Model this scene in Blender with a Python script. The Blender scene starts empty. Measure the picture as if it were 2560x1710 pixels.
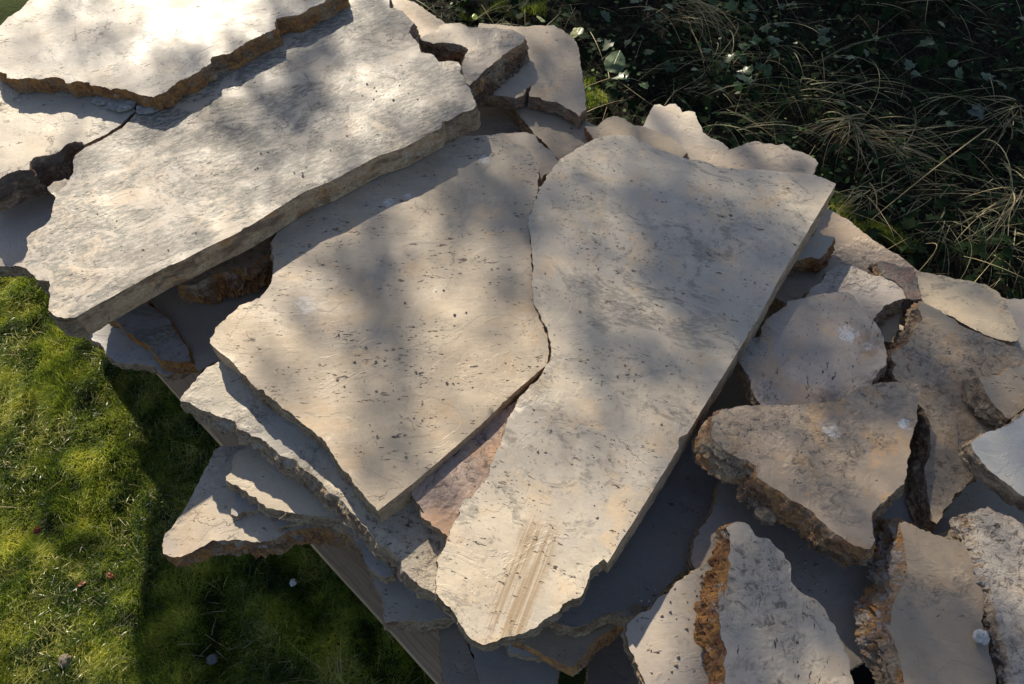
import bpy, math, random
import numpy as np
from mathutils import Vector, Matrix, noise
random.seed(7)
rng = np.random.default_rng(11)
S = bpy.context.scene
C = S.collection

# ------------------------------------------------------------------ camera
FPX, CH, PITCH = 1920.0, 1.55, math.radians(57.7)
cam_d = bpy.data.cameras.new('camera'); cam_d.sensor_width = 36; cam_d.lens = FPX/2560*36
cam_d.clip_start = 0.02; cam_d.clip_end = 500
cam = bpy.data.objects.new('camera', cam_d); C.objects.link(cam)
cam.location = (0, 0, CH); cam.rotation_euler = (math.pi/2-PITCH, 0, 0)
S.camera = cam
# ------------------------------------------------------------------ light
EL, AZ = math.radians(31.5), math.radians(22)      # sun stands behind and a little to the left
W = bpy.data.worlds.new('World'); S.world = W; W.use_nodes = True
nt = W.node_tree; nt.nodes.clear()
sky = nt.nodes.new('ShaderNodeTexSky'); sky.sky_type = 'NISHITA'; sky.sun_disc = False
sky.sun_elevation = EL; sky.sun_rotation = -AZ; sky.air_density = 1.0; sky.dust_density = 0.6
bg = nt.nodes.new('ShaderNodeBackground'); bg.inputs['Strength'].default_value = 0.080
wo = nt.nodes.new('ShaderNodeOutputWorld')
tn = nt.nodes.new('ShaderNodeMix'); tn.data_type = 'RGBA'; tn.blend_type = 'MULTIPLY'; tn.inputs[0].default_value = 1
tn.inputs[7].default_value = (1.08, 1.0, .98, 1)      # tint on the sky colour, warms the blue a little
nt.links.new(sky.outputs[0], tn.inputs[6]); nt.links.new(tn.outputs[2], bg.inputs[0]); nt.links.new(bg.outputs[0], wo.inputs[0])
sun_d = bpy.data.lights.new('sun', 'SUN'); sun_d.energy = 5.0; sun_d.angle = math.radians(0.53); sun_d.color = (1, .89, .71)
sun = bpy.data.objects.new('sun', sun_d); C.objects.link(sun)
SV = Vector((math.sin(AZ)*math.cos(EL), -math.cos(AZ)*math.cos(EL), -math.sin(EL)))   # light travels this way
sun.rotation_euler = SV.to_track_quat('-Z', 'Y').to_euler(); sun.location = (-2, 6, 5)
S.view_settings.view_transform = 'Standard'; S.view_settings.look = 'None'
S.view_settings.exposure = 0.58; S.view_settings.gamma = 1; S.view_settings.use_curve_mapping = False

# ------------------------------------------------------------------ pixel -> world
CF = Vector((0, math.cos(PITCH), -math.sin(PITCH))); CU = Vector((0, math.sin(PITCH), math.cos(PITCH)))
ZR = {'1': (0, 0, 800/2091), '2': (700, 0, 800/2091), '3': (1400, 0, 1160/2348), '4': (0, 500, 800/2091),
      '5': (350, 900, 800/2091), '6': (700, 1250, 960/2348), '7': (1560, 1150, 1000/2348),
      '8': (1760, 500, 800/1792), 'D': (0, 0, 2560/2347)}
def ray(x, y):
    return CF*FPX + Vector((x-1280, 0, 0)) + CU*(855-y)
def un(x, y, z=0.0, tilt=None):
    """source pixel -> point on the plane z (optionally tilted about a point)"""
    d = ray(x, y); o = Vector((0, 0, CH))
    if tilt is None:
        return o + d*((z-CH)/d.z)
    ax, ay, cx, cy = tilt                     # z = z0 + ax (x-cx) + ay (y-cy)
    t = (z - ax*cx - ay*cy - CH)/(d.z - ax*d.x - ay*d.y)
    return o + d*t
def uD(x, y, z=0.0):
    return un(x*2560/2347, y*2560/2347, z)
def parse(spec):
    """'D 1,2 3,4 | c s2 ...' -> [(sx, sy, sawn, slope cm, jag)]"""
    out = []; R = ZR['D']; c = False; s = 0.0; j = 1.0
    for t in spec.split():
        if t in ZR: R = ZR[t]
        elif t == 'c': c = True
        elif t == 'b': c = False
        elif t[0] == 's': s = float(t[1:])
        elif t[0] == 'j': j = float(t[1:])
        else:
            x, y = t.split(','); out.append((R[0]+float(x)*R[2], R[1]+float(y)*R[2], c, s, j))
    return out

# ------------------------------------------------------------------ object helpers
def prop(o, label=None, cat=None, group=None, kind=None):
    if label: o['label'] = label
    if cat: o['category'] = cat
    if group: o['group'] = group
    if kind: o['kind'] = kind
    return o
def mesh(name, verts, faces, mat, parent=None, smooth=False):
    me = bpy.data.meshes.new(name)
    me.from_pydata([tuple(v) for v in verts], [], faces); me.update()
    if mat: me.materials.append(mat)
    if smooth:
        me.polygons.foreach_set('use_smooth', [True]*len(me.polygons))
    o = bpy.data.objects.new(name, me); C.objects.link(o)
    if parent: o.parent = parent
    return o
def npmesh(name, V, Q, mat, parent=None, smooth=False):
    """fast mesh from numpy arrays; Q is (n, k) faces"""
    me = bpy.data.meshes.new(name); n, k = Q.shape
    me.vertices.add(len(V)); me.vertices.foreach_set('co', V.astype(np.float32).ravel())
    me.loops.add(n*k); me.loops.foreach_set('vertex_index', Q.astype(np.int32).ravel())
    me.polygons.add(n); me.polygons.foreach_set('loop_start', np.arange(0, n*k, k, dtype=np.int32))
    me.polygons.foreach_set('loop_total', np.full(n, k, dtype=np.int32))
    if smooth: me.polygons.foreach_set('use_smooth', np.ones(n, dtype=bool))
    me.update(calc_edges=True); me.validate()
    if mat: me.materials.append(mat)
    o = bpy.data.objects.new(name, me); C.objects.link(o)
    if parent: o.parent = parent
    return o
def empty(name, loc):
    o = bpy.data.objects.new(name, None); C.objects.link(o); o.location = loc; o.empty_display_size = .02
    return o

# ------------------------------------------------------------------ material helpers
class NB:
    def __init__(s, name):
        s.m = bpy.data.materials.new(name); s.m.use_nodes = True; s.t = s.m.node_tree; s.t.nodes.clear()
        s.out = s.t.nodes.new('ShaderNodeOutputMaterial')
    def n(s, typ, ins={}, **kw):
        nd = s.t.nodes.new('ShaderNode'+typ)
        for k, v in kw.items(): setattr(nd, k, v)
        for k, v in ins.items():
            if isinstance(v, bpy.types.NodeSocket): s.t.links.new(v, nd.inputs[k])
            else:
                if hasattr(nd.inputs[k].default_value, '__len__') and len(nd.inputs[k].default_value) == 4 and len(v) == 3: v = (*v, 1)
                nd.inputs[k].default_value = v
        return nd
    def math(s, op, a, b=0.0, clamp=False):
        return s.n('Math', {0: a, 1: b}, operation=op, use_clamp=clamp).outputs[0]
    def mr(s, v, a, b, c=0.0, d=1.0, smooth=True):
        return s.n('MapRange', {'Value': v, 'From Min': a, 'From Max': b, 'To Min': c, 'To Max': d},
                   interpolation_type='SMOOTHSTEP' if smooth else 'LINEAR').outputs[0]
    def mix(s, f, a, b, blend='MIX'):
        nd = s.t.nodes.new('ShaderNodeMix'); nd.data_type = 'RGBA'; nd.blend_type = blend
        for k, v in ((0, f), (6, a), (7, b)):
            if isinstance(v, bpy.types.NodeSocket): s.t.links.new(v, nd.inputs[k])
            else: nd.inputs[k].default_value = (*v, 1) if isinstance(v, tuple) and len(v) == 3 else v
        return nd.outputs[2]
    def noise(s, vec, scale, detail=4, rough=.55, dist=0.0):
        return s.n('TexNoise', {'Vector': vec, 'Scale': scale, 'Detail': detail, 'Roughness': rough, 'Distortion': dist}).outputs[0]
    def coords(s, loc=(0, 0, 0), rot=(0, 0, 0), scale=(1, 1, 1), src=None):
        if src is None: src = s.n('TexCoord').outputs['Object']
        return s.n('Mapping', {'Vector': src, 'Location': loc, 'Rotation': rot, 'Scale': scale}).outputs[0]

def face_mat(i, tint=(.50, .43, .345), lichen=.2, pits=.5, vein=0.0, rough=.50, scuff=.2, stain=0.0, streak=None, mottle=.5, rustspot=0.0, rug=0.0, marks=None):
    b = NB('travertine_face_%d' % i)
    rnd = random.Random(i*17+3)
    L = (rnd.uniform(-9, 9), rnd.uniform(-9, 9), rnd.uniform(-9, 9))
    tc = b.n('TexCoord').outputs['Object']
    p = b.coords(L, src=tc)
    pv = b.coords(L, (0, 0, vein), (1, 2.6, 1), src=b.coords((0, 0, 0), (0, 0, 0), src=tc))
    # rotate first, then stretch
    r0 = b.n('VectorRotate', {'Vector': tc, 'Angle': -vein}, rotation_type='Z_AXIS').outputs[0]
    pv = b.coords(L, (0, 0, 0), (1, 2.9, 1), src=r0)
    pl0 = b.coords(L, (0, 0, 0), (1, 1.6, 1), src=r0)
    warp = b.n('TexNoise', {'Vector': pv, 'Scale': 70, 'Detail': 5, 'Roughness': .6})
    wv = b.n('VectorMath', {0: warp.outputs['Color'], 1: (.5, .5, .5)}, operation='SUBTRACT').outputs[0]
    def pitlayer(scale, lo, rmax, clus_scale, c0, c1, wamt):
        w = b.n('VectorMath', {0: wv, 'Scale': wamt}, operation='SCALE').outputs[0]
        v2 = b.n('VectorMath', {0: pv, 1: w}, operation='ADD').outputs[0]
        vo = b.n('TexVoronoi', {'Vector': v2, 'Scale': scale, 'Randomness': 1.0})
        sep = b.n('SeparateColor', {0: vo.outputs['Color']})
        rad = b.mr(sep.outputs[0], lo, 1.0, 0.0, rmax, smooth=False)
        cl = b.mr(b.noise(pv, clus_scale, 3, .6), c0, c1)
        rad = b.math('MULTIPLY', rad, cl)
        df = b.math('SUBTRACT', rad, vo.outputs['Distance'])
        return b.mr(df, 0.0, .07)
    big = pitlayer(58, .58, .40*(.6+pits*.5), 7, .50-.07*pits, .59, .055)
    sml = pitlayer(125, .55, .40*(.6+pits*.5), 9, .47-.10*pits, .60, .026)
    pit = b.math('MAXIMUM', big, sml)
    # flaking: shallow ragged terraces
    flm = b.mr(b.noise(p, 8, 7, .62, .8), .535, .552)
    # colours
    lo = b.noise(p, 3.2, 5, .6, .4)
    md = b.noise(p, 14, 6, .65, .3)
    fine = b.noise(p, 150, 5, .7)
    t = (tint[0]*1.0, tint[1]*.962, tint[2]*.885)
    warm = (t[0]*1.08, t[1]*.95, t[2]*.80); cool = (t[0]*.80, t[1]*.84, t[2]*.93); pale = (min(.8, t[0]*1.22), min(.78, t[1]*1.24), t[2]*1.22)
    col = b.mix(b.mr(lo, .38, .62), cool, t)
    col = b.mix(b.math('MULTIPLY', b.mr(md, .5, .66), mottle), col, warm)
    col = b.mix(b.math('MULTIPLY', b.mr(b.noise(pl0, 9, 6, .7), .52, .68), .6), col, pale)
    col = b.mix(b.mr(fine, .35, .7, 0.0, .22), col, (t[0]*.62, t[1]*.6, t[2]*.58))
    # dark grey lichen film in ragged drifts
    pl = b.coords((L[1], L[0], 0), (0, 0, 0), (1, 1.55, 1), src=r0)
    lm = b.math('MULTIPLY', b.mr(b.noise(pl, 8.0, 10, .72, .9), .605-.14*lichen, .635-.12*lichen), b.mr(b.noise(p, 2.6, 3, .5), .50-.25*lichen, .64-.2*lichen))
    lm = b.math('MULTIPLY', lm, b.mr(b.noise(pv, 60, 5, .7), .36, .56))
    col = b.mix(b.math('MULTIPLY', lm, .88 if lichen > .5 else .6), col, (.14, .137, .12))
    sm = b.math('MULTIPLY', b.mr(b.noise(p, 5.5, 6, .7, .6), .5, .72), .38)
    col = b.mix(sm, col, (t[0]*.5, t[1]*.5, t[2]*.54))
    st1 = b.math('MULTIPLY', b.mr(b.noise(p, 11, 9, .72, .9), .54, .62), b.mr(b.noise(p, 3.8, 2, .5), .46, .62))
    col = b.mix(b.math('MULTIPLY', st1, .30*mottle), col, (.24, .165, .11))
    gr = b.math('MULTIPLY', b.mr(b.noise(p, 85, 6, .75), .55, .62), b.mr(b.noise(p, 6.5, 5, .65), .50-.06*lichen, .64))
    col = b.mix(b.math('MULTIPLY', gr, .35+.4*lichen), col, (.13, .115, .10))
    # ragged pale crust / scuffs
    sc = b.math('MULTIPLY', b.mr(b.noise(p, 22, 8, .75, .8), .62, .68), b.mr(b.noise(p, 4.5, 2, .5), .56-.1*scuff, .66))
    col = b.mix(b.math('MULTIPLY', sc, .35+.4*scuff), col, (.62, .62, .60))
    if rustspot:
        rs = b.mr(b.noise(p, 7, 5, .6), .66-.12*rustspot, .72)
        col = b.mix(b.math('MULTIPLY', rs, .7), col, (.30, .17, .08))
    if marks:      # pale scuffs with a place of their own: (x, y, radius, strength) in slab space
        for (mx, my, mr_, ms) in marks:
            q = b.n('VectorMath', {0: tc, 1: (mx, my, 0)}, operation='SUBTRACT').outputs[0]
            q = b.n('VectorMath', {0: q, 1: b.n('VectorMath', {0: wv, 'Scale': mr_*1.8}, operation='SCALE').outputs[0]}, operation='ADD').outputs[0]
            dl = b.n('VectorMath', {0: b.n('VectorMath', {0: q, 1: (1, 1, 0)}, operation='MULTIPLY').outputs[0]}, operation='LENGTH').outputs['Value']
            mk_ = b.math('MULTIPLY', b.mr(dl, mr_*.6, mr_, 1.0, 0.0), b.mr(b.noise(p, 120, 5, .7), .38, .55))
            col = b.mix(b.math('MULTIPLY', mk_, ms), col, (.66, .67, .66))
    rgh = None
    if rug:        # coarse open patches where the skin of the stone has broken away
        rgn = b.n('TexNoise', {'Vector': p, 'Scale': 80, 'Detail': 9, 'Roughness': .72, 'Distortion': .7}).outputs[0]
        rgm = b.mr(b.noise(p, 6.5, 5, .6), .56-.20*rug, .64-.16*rug)
        crev = b.math('MULTIPLY', b.mr(rgn, .40, .47, 1.0, 0.0), rgm)
        col = b.mix(b.math('MULTIPLY', crev, .75), col, (.10, .08, .065))
        col = b.mix(b.math('MULTIPLY', b.math('MULTIPLY', b.mr(rgn, .54, .62), rgm), .45), col, pale)
        rgh = b.math('MULTIPLY', b.math('MULTIPLY', rgn, rgm), 2.6)
    # hairline cracks
    cv = b.n('TexVoronoi', {'Vector': b.n('VectorMath', {0: p, 1: b.n('VectorMath', {0: b.n('TexNoise', {'Vector': p, 'Scale': 14, 'Detail': 5, 'Roughness': .7}).outputs['Color'], 'Scale': .09}, operation='SCALE').outputs[0]}, operation='ADD').outputs[0], 'Scale': 5.5}, feature='DISTANCE_TO_EDGE').outputs['Distance']
    cr = b.math('MULTIPLY', b.mr(cv, .0, .006, 1.0, 0.0), b.mr(b.noise(p, 9, 2), .57, .63))
    col = b.mix(b.math('MULTIPLY', cr, .6), col, (.12, .09, .07))
    if streak:
        # brown rub mark made of fine parallel scratches; (cx, cy, angle, half width, half length) in slab space
        cx, cy, an, hw, hl = streak
        q = b.n('VectorMath', {0: tc, 1: (cx, cy, 0)}, operation='SUBTRACT').outputs[0]
        q = b.n('VectorRotate', {'Vector': q, 'Angle': -an}, rotation_type='Z_AXIS').outputs[0]
        sx = b.n('SeparateXYZ', {0: q})
        scr = b.noise(b.coords((0, 0, 0), (0, 0, 0), (170, 5, 1), src=q), 1.0, 4, .6)
        along = b.mr(b.math('ABSOLUTE', b.math('ADD', sx.outputs[1], b.math('MULTIPLY', b.math('SUBTRACT', scr, .5), .16))), hl*.55, hl, 1.0, 0.0)
        wid = b.mr(b.math('ABSOLUTE', b.math('ADD', sx.outputs[0], b.math('MULTIPLY', b.math('SUBTRACT', b.noise(q, 30, 3), .5), .02))), hw*.55, hw, 1.0, 0.0)
        mk = b.math('MULTIPLY', b.math('MULTIPLY', along, wid), b.mr(scr, .36, .60))
        col = b.mix(b.math('MULTIPLY', mk, .9), col, (.33, .235, .14))
    col = b.mix(b.math('MULTIPLY', b.math('MULTIPLY', pit, b.mr(b.noise(p, 33, 3), .3, .5, .5, 1.0)), .95), col, (.055, .042, .036))
    h = b.math('MULTIPLY', pit, -1.0)
    h = b.math('ADD', h, b.math('MULTIPLY', flm, .2))
    h = b.math('ADD', h, b.math('MULTIPLY', fine, .16))
    h = b.math('ADD', h, b.math('MULTIPLY', md, .6))
    h = b.math('ADD', h, b.math('MULTIPLY', b.noise(pv, 42, 5, .6), .28))
    h = b.math('ADD', h, b.math('MULTIPLY', cr, -.5))
    if rgh is not None: h = b.math('ADD', h, rgh)
    bp = b.n('Bump', {'Height': h, 'Strength': .9, 'Distance': .0017}).outputs[0]
    rr = b.mr(b.noise(p, 9, 4, .6), .3, .7, rough-.06, rough+.16)
    pr = b.n('BsdfPrincipled', {'Base Color': col, 'Roughness': rr, 'Normal': bp, 'Specular IOR Level': .45})
    b.t.links.new(pr.outputs[0], b.out.inputs[0])
    return b.m

def edge_mat(i, rust=.3, dark=.3, sawn=False, white=.2):
    b = NB(('sawn' if sawn else 'broken') + '_stone_%d' % i)
    rnd = random.Random(i*31+5); L = (rnd.uniform(-9, 9), rnd.uniform(-9, 9), rnd.uniform(-2, 2))
    tc = b.n('TexCoord').outputs['Object']
    p = b.coords(L, src=tc); ps = b.coords(L, (0, 0, 0), (1, 1, 3.2 if not sawn else 2.2), src=tc)
    st = b.noise(ps, 26, 8, .68, .6)
    fi = b.noise(p, 190, 5, .7)
    r = b.n('ValToRGB', {0: st}); e = r.color_ramp.elements
    e[0].position = .30; e[0].color = (.13, .085, .06, 1); e[1].position = .70; e[1].color = (.66, .55, .42, 1)
    k = e.new(.42); k.color = (.36, .25, .17, 1); k = e.new(.54); k.color = (.54, .41, .27, 1)  # tan stops raised to add warm bounced light to the edges
    col = r.outputs[0]
    if sawn: col = b.mix(.30, col, (.66, .48, .29))  # sawn tan carries more of that bounce in its colour
    rm = b.mr(b.noise(p, 15, 7, .68), .64-.30*rust, .70-.22*rust)
    rc = b.mix(b.mr(b.noise(p, 60, 6, .7), .35, .65), (.22, .075, .025), (.62, .29, .06))
    col = b.mix(b.math('MULTIPLY', rm, .25 + .62*min(1, rust)), col, rc)
    dm = b.mr(b.noise(ps, 15, 8, .7), .66-.34*dark, .70-.22*dark)
    col = b.mix(b.math('MULTIPLY', dm, .35+.5*dark), col, (.075, .05, .045))
    wm = b.mr(b.noise(p, 30, 8, .75, 1.0), .64-.18*white, .68-.14*white)
    col = b.mix(b.math('MULTIPLY', wm, .75), col, (.55, .53, .50))
    ho = b.n('TexVoronoi', {'Vector': ps, 'Scale': 150}).outputs['Distance']
    hm = b.math('MULTIPLY', b.mr(ho, .12, .26, 1.0, 0.0), b.mr(b.noise(p, 20, 3), .45, .6))
    col = b.mix(b.math('MULTIPLY', hm, .8), col, (.05, .035, .03))
    col = b.mix(b.mr(fi, .3, .75, 0.0, .45), col, (.14, .10, .08))
    h = b.math('ADD', b.math('MULTIPLY', st, 2.2 if not sawn else .8), b.math('MULTIPLY', fi, .5))
    h = b.math('ADD', h, b.math('MULTIPLY', hm, -1.2))
    h = b.math('ADD', h, b.math('MULTIPLY', b.noise(p, 35, 8, .75), 1.2 if not sawn else .3))
    h = b.math('ADD', h, b.math('MULTIPLY', b.noise(p, 70, 6, .7), 1.6 if not sawn else .6))
    bp = b.n('Bump', {'Height': h, 'Strength': 1.0, 'Distance': .0040}).outputs[0]
    pr = b.n('BsdfPrincipled', {'Base Color': col, 'Roughness': .85, 'Normal': bp, 'Specular IOR Level': .3})
    b.t.links.new(pr.outputs[0], b.out.inputs[0])
    return b.m

# ------------------------------------------------------------------ slab builder
SLABS = []
from mathutils.geometry import delaunay_2d_cdt
def face_sheet(ring, tilt, mat, root, i):
    """the worn upper face: triangulated with inner points that swell and dip by under a millimetre"""
    N = len(ring); xs_ = [v.x for v in ring]; ys_ = [v.y for v in ring]
    z0 = ring[0].z-tilt[0]*ring[0].x-tilt[1]*ring[0].y
    pts = [v.to_2d() for v in ring]; st = .011
    x = min(xs_)
    while x < max(xs_):
        y = min(ys_)
        while y < max(ys_):
            pts.append(Vector((x+random.uniform(-.3, .3)*st, y+random.uniform(-.3, .3)*st))); y += st
        x += st
    vs, es, fs, ov, oe, of = delaunay_2d_cdt(pts, [], [list(range(N))], 1, 1e-6)
    V = []
    for k, v in enumerate(vs):
        rim = any(o_ < N for o_ in ov[k]) if ov[k] else True
        h = 0 if rim else .0012*noise.noise(Vector((v.x*22, v.y*22, i*2.1)))+.0006*noise.noise(Vector((v.x*60, v.y*60, i)))
        V.append((v.x, v.y, z0+tilt[0]*v.x+tilt[1]*v.y+h))
    used = sorted({a for f_ in fs for a in f_}); mp = {a: n_ for n_, a in enumerate(used)}
    return mesh('worn_face', [V[a] for a in used], [[mp[a] for a in f_] for f_ in fs], mat, root, smooth=True)
def slab(label, spec, z, th=.043, tilt=(0, 0), name='flagstone', cat='stone slab', group='broken stone slabs of the stack',
         rust=.3, dark=.3, white=.2, step=.0029, amp=1.0, **fm):
    i = len(SLABS)+1
    pts = parse(spec)
    sx = sum(p[0] for p in pts)/len(pts); sy = sum(p[1] for p in pts)/len(pts)
    c0 = un(sx, sy, z)
    tl = (tilt[0], tilt[1], c0.x, c0.y)
    P = [(un(p[0], p[1], z, tl), p[2], p[3], p[4]) for p in pts]
    area = sum(P[k][0].x*P[(k+1) % len(P)][0].y - P[(k+1) % len(P)][0].x*P[k][0].y for k in range(len(P)))
    # flag k belongs to edge k -> k+1 ; if the order is turned round the flags shift
    if area < 0:
        Q = P[::-1]; P = [(Q[k][0], *Q[(k+1) % len(Q)][1:]) for k in range(len(Q))]
    # resample
    sam = []
    for k in range(len(P)):
        a, b_ = P[k][0], P[(k+1) % len(P)][0]; n = max(1, int((b_-a).length/step))
        for q in range(n):
            sam.append([a.lerp(b_, q/n), P[k][1], P[k][2], P[k][3]])
    N = len(sam)
    slope = np.array([s[2] for s in sam])*.01
    ker = 15; ext = np.concatenate([slope[-ker:], slope, slope[:ker]])
    slope = np.convolve(ext, np.ones(2*ker+1)/(2*ker+1), 'valid')
    xy = np.array([[s[0].x, s[0].y] for s in sam])
    def smooth_dir(w):
        e = np.concatenate([xy[-w:], xy, xy[:w]]); t = e[2*w:]-e[:-2*w]
        nrm = np.stack([t[:, 1], -t[:, 0]], 1); return nrm/np.maximum(1e-9, np.linalg.norm(nrm, axis=1))[:, None]
    w = min(6, max(1, N//12)); nrm = smooth_dir(w); nr2 = smooth_dir(max(1, min(14, N//8)))
    o = Vector((i*3.7, i*1.3, 0))
    rows = 13
    V = []
    sl = np.array([1.0 if s[1] else 0.0 for s in sam])
    for r in range(rows+1):
        t = r/rows
        for k in range(N):
            p = sam[k][0]; cut = sam[k][1]; jg = sam[k][3]
            n3 = Vector((nrm[k][0], nrm[k][1], 0)); n2 = Vector((nr2[k][0], nr2[k][1], 0))
            q = p*1.0 + o
            ja = (.0004 if cut else .0022*jg)
            off = ja*(noise.noise(q*70)*1.3 + noise.noise(q*190)*.8 + noise.noise(q*25)*(0 if cut else 1.2))
            if cut:   # the odd chip out of a sawn arris
                ch = max(0, noise.noise(q*38+Vector((5, 5, 5)))-.38)*.016
                off -= ch*max(0, 1-t*3)
            zz = -th*t
            if r:
                am = (.0011 if cut else .0040)*amp*(1+slope[k]*18)
                qq = Vector((q.x*62, q.y*62, t*th*115+i))
                lay = noise.noise(Vector((q.x*9, q.y*9, t*th*210+i*2)))
                rg = 1-2*abs(noise.noise(qq*1.7))
                off += am*(noise.noise(qq*.9)*.7 + .6*noise.noise(qq*2.9) + .35*noise.noise(qq*5.5) + (0 if cut else .4*rg+.5*lay))*min(1, t*3)
                tt = t**(.8)
                base = n2*(slope[k]*tt)
                if not cut and r == rows: zz += .004*noise.noise(q*55)*amp
                zz += (0 if cut else .0035*amp)*noise.noise(qq*1.3+Vector((9, 1, 3)))*(1 if r < rows else 0)*min(1, t*2)
            else:
                base = Vector((0, 0, 0))
                zz = 0.0
            V.append(p + base + n3*off + Vector((0, 0, zz)))
    cen = sum((v for v in V[:N]), Vector())/N
    root = empty(name, (cen.x, cen.y, cen.z-th))
    lv = [v-root.location for v in V]
    prop(root, label, cat, group, 'thing')
    if fm.get('streak'):
        a_, b_ = uD(1150, 1460, z)-cen, uD(1262, 1165, z)-cen; m_ = (a_+b_)/2; d_ = b_-a_
        fm['streak'] = (m_.x, m_.y, math.atan2(d_.y, d_.x)-math.pi/2, .034, d_.length*.55)
    if fm.get('marks'):
        fm['marks'] = [((uD(mx, my, z)-cen).x, (uD(mx, my, z)-cen).y, mr_, ms) for mx, my, mr_, ms in fm['marks']]
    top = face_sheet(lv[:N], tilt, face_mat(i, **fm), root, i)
    for nm, flag in (('sawn_edge', True), ('broken_edge', False)):
        ks = [k for k in range(N) if sam[k][1] == flag]
        if not ks: continue
        mt = edge_mat(i, rust, dark, flag, white)
        runs = [[]]; st0 = next((k for k in range(N) if sam[k][1] == flag and sam[k-1][1] != flag), 0)
        for k in [(st0+q) % N for q in range(N)]:
            if sam[k][1] == flag: runs[-1].append(k)
            elif runs[-1]: runs.append([])
        for ks in [r_ for r_ in runs if r_]:
          idx = {}; vs = []; fs = []
          def gi(a):
              if a not in idx: idx[a] = len(vs); vs.append(lv[a])
              return idx[a]
          for k in ks:
              k2 = (k+1) % N
              for r in range(rows):
                  fs.append((gi(r*N+k), gi((r+1)*N+k), gi((r+1)*N+k2), gi(r*N+k2)))
          mesh(nm, vs, fs, mt, root, smooth=flag)
    mesh('underside', [lv[rows*N+k] for k in range(N)], [list(range(N))[::-1]], UNDER, root)
    SLABS.append((label, [(s[0].x, s[0].y) for s in sam[::3]], z, th, tl))
    return root

def plain(name, col, rough=.8, bump=.0, sc=40, var=.3, col2=None, sss=0):
    b = NB(name); p = b.coords()
    c2 = col2 or tuple(v*.55 for v in col)
    c = b.mix(b.mr(b.noise(p, sc, 6, .65), .3, .7), c2, col)
    ins = {'Base Color': c, 'Roughness': rough, 'Specular IOR Level': .3}
    if bump: ins['Normal'] = b.n('Bump', {'Height': b.noise(p, sc*3, 6, .7), 'Strength': .9, 'Distance': bump}).outputs[0]
    pr = b.n('BsdfPrincipled', ins); b.t.links.new(pr.outputs[0], b.out.inputs[0]); return b.m
UNDER = plain('rough_underside', (.34, .28, .21), bump=.002)

# ------------------------------------------------------------------ the stack, roughly top to bottom (pixel outlines laid on their own planes)
slab('sunlit cream slab topmost at the upper left corner, rust brown broken front edge',
     '1 -90,250 -60,420 s-.3 j1.2 0,470 45,480 50,505 120,512 190,508 250,520 330,506 400,508 430,540 500,530 580,540 605,560 680,572 720,590 760,578 830,588 900,610 1000,640 s.2 '
     '1110,580 1150,543 1210,515 1290,470 1370,412 s.6 1388,375 1500,350 1600,285 1720,222 1800,190 2 -20,125 130,95 200,50 250,30 300,0 420,-60 j1 s0 300,-260 1 1200,-420 400,-260 190,0 150,50 60,110 0,165',
     .584, .034, rust=.85, dark=.3, lichen=.22, pits=.75, vein=.45, tint=(.54, .485, .41), rough=.47)
slab('long slab with grey lichen drifts running from lower left to the top',
     '1 560,958 500,1008 480,1060 482,1120 430,1210 378,1260 350,1340 330,1420 290,1480 4 210,215 182,245 180,320 155,385 165,440 215,490 235,520 320,530 326,560 315,590 330,625 315,660 325,720 s1.2 '
     '370,765 430,775 c s.15 500,762 620,690 700,650 1060,450 1180,400 1350,310 1500,240 1600,190 1980,-50 2 330,1185 640,1020 810,965 930,900 1055,835 b s.2 1070,790 1100,785 1180,740 s1.0 1262,712 1285,688 s.5 1265,645 '
     '1240,575 1185,480 1185,432 1165,408 1040,395 1000,360 915,340 910,280 s1 870,250 840,210 850,185 880,150 832,110 810,75 760,60 s.5 720,50 715,20 720,-10 700,-70 s0 500,-130 1 1850,-60 1400,250 900,600 890,742 800,833 770,850 640,925',
     .549, .047, rust=.45, dark=.5, lichen=1.15, pits=.7, vein=.50, tint=(.51, .45, .38), rough=.46)
slab('bright slab at the left edge with a dark crumbling fracture, beside the lichen slab',
     '1 545,950 s2.2 540,922 490,925 440,942 400,982 330,1012 230,1030 s2.6 200,1060 192,1112 100,1115 30,1150 0,1175 s2 -130,1240 s0 -150,700 -120,420 300,200 860,560 880,725 840,770 790,812 720,862 640,905 580,938',
     .547, .045, rust=.35, dark=.75, lichen=.15, pits=.3, vein=.4, tint=(.53, .475, .40), rough=.47, rug=.2)
slab('broad tan slab in the middle, pitted, its sharp corner pointing down',
     '4 1700,640 s.2 1640,665 1560,702 1410,830 1400,872 1375,905 c s.1 1370,935 1430,990 1500,1040 b s.2 1560,1105 1680,1240 1710,1235 1850,1345 5 860,235 1030,390 1130,455 1200,535 1330,720 s.1 1480,900 '
     'c s.5 1555,985 1780,810 D 1108,968 1180,898 b 1250,838 1258,815 1256,775 1243,745 1224,705 1219,645 1219,600 1216,560 2 1640,1400 1690,1240 1685,1150 1690,1090 1640,1000 1600,960 1520,930 1440,900 1340,885 1210,890 '
     '1000,850 600,1000 200,1250 4 1830,180 1782,262 1768,280 1790,395 1782,500 1762,560 1735,600',
     .500, .043, rust=.2, dark=.25, lichen=.12, pits=1.0, vein=0.05, tint=(.50, .42, .325), rough=.47, scuff=.3, mottle=.7, marks=[(890, 465, .012, .8), (935, 450, .008, .7), (700, 700, .02, .45), (1110, 365, .014, .6)])
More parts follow.
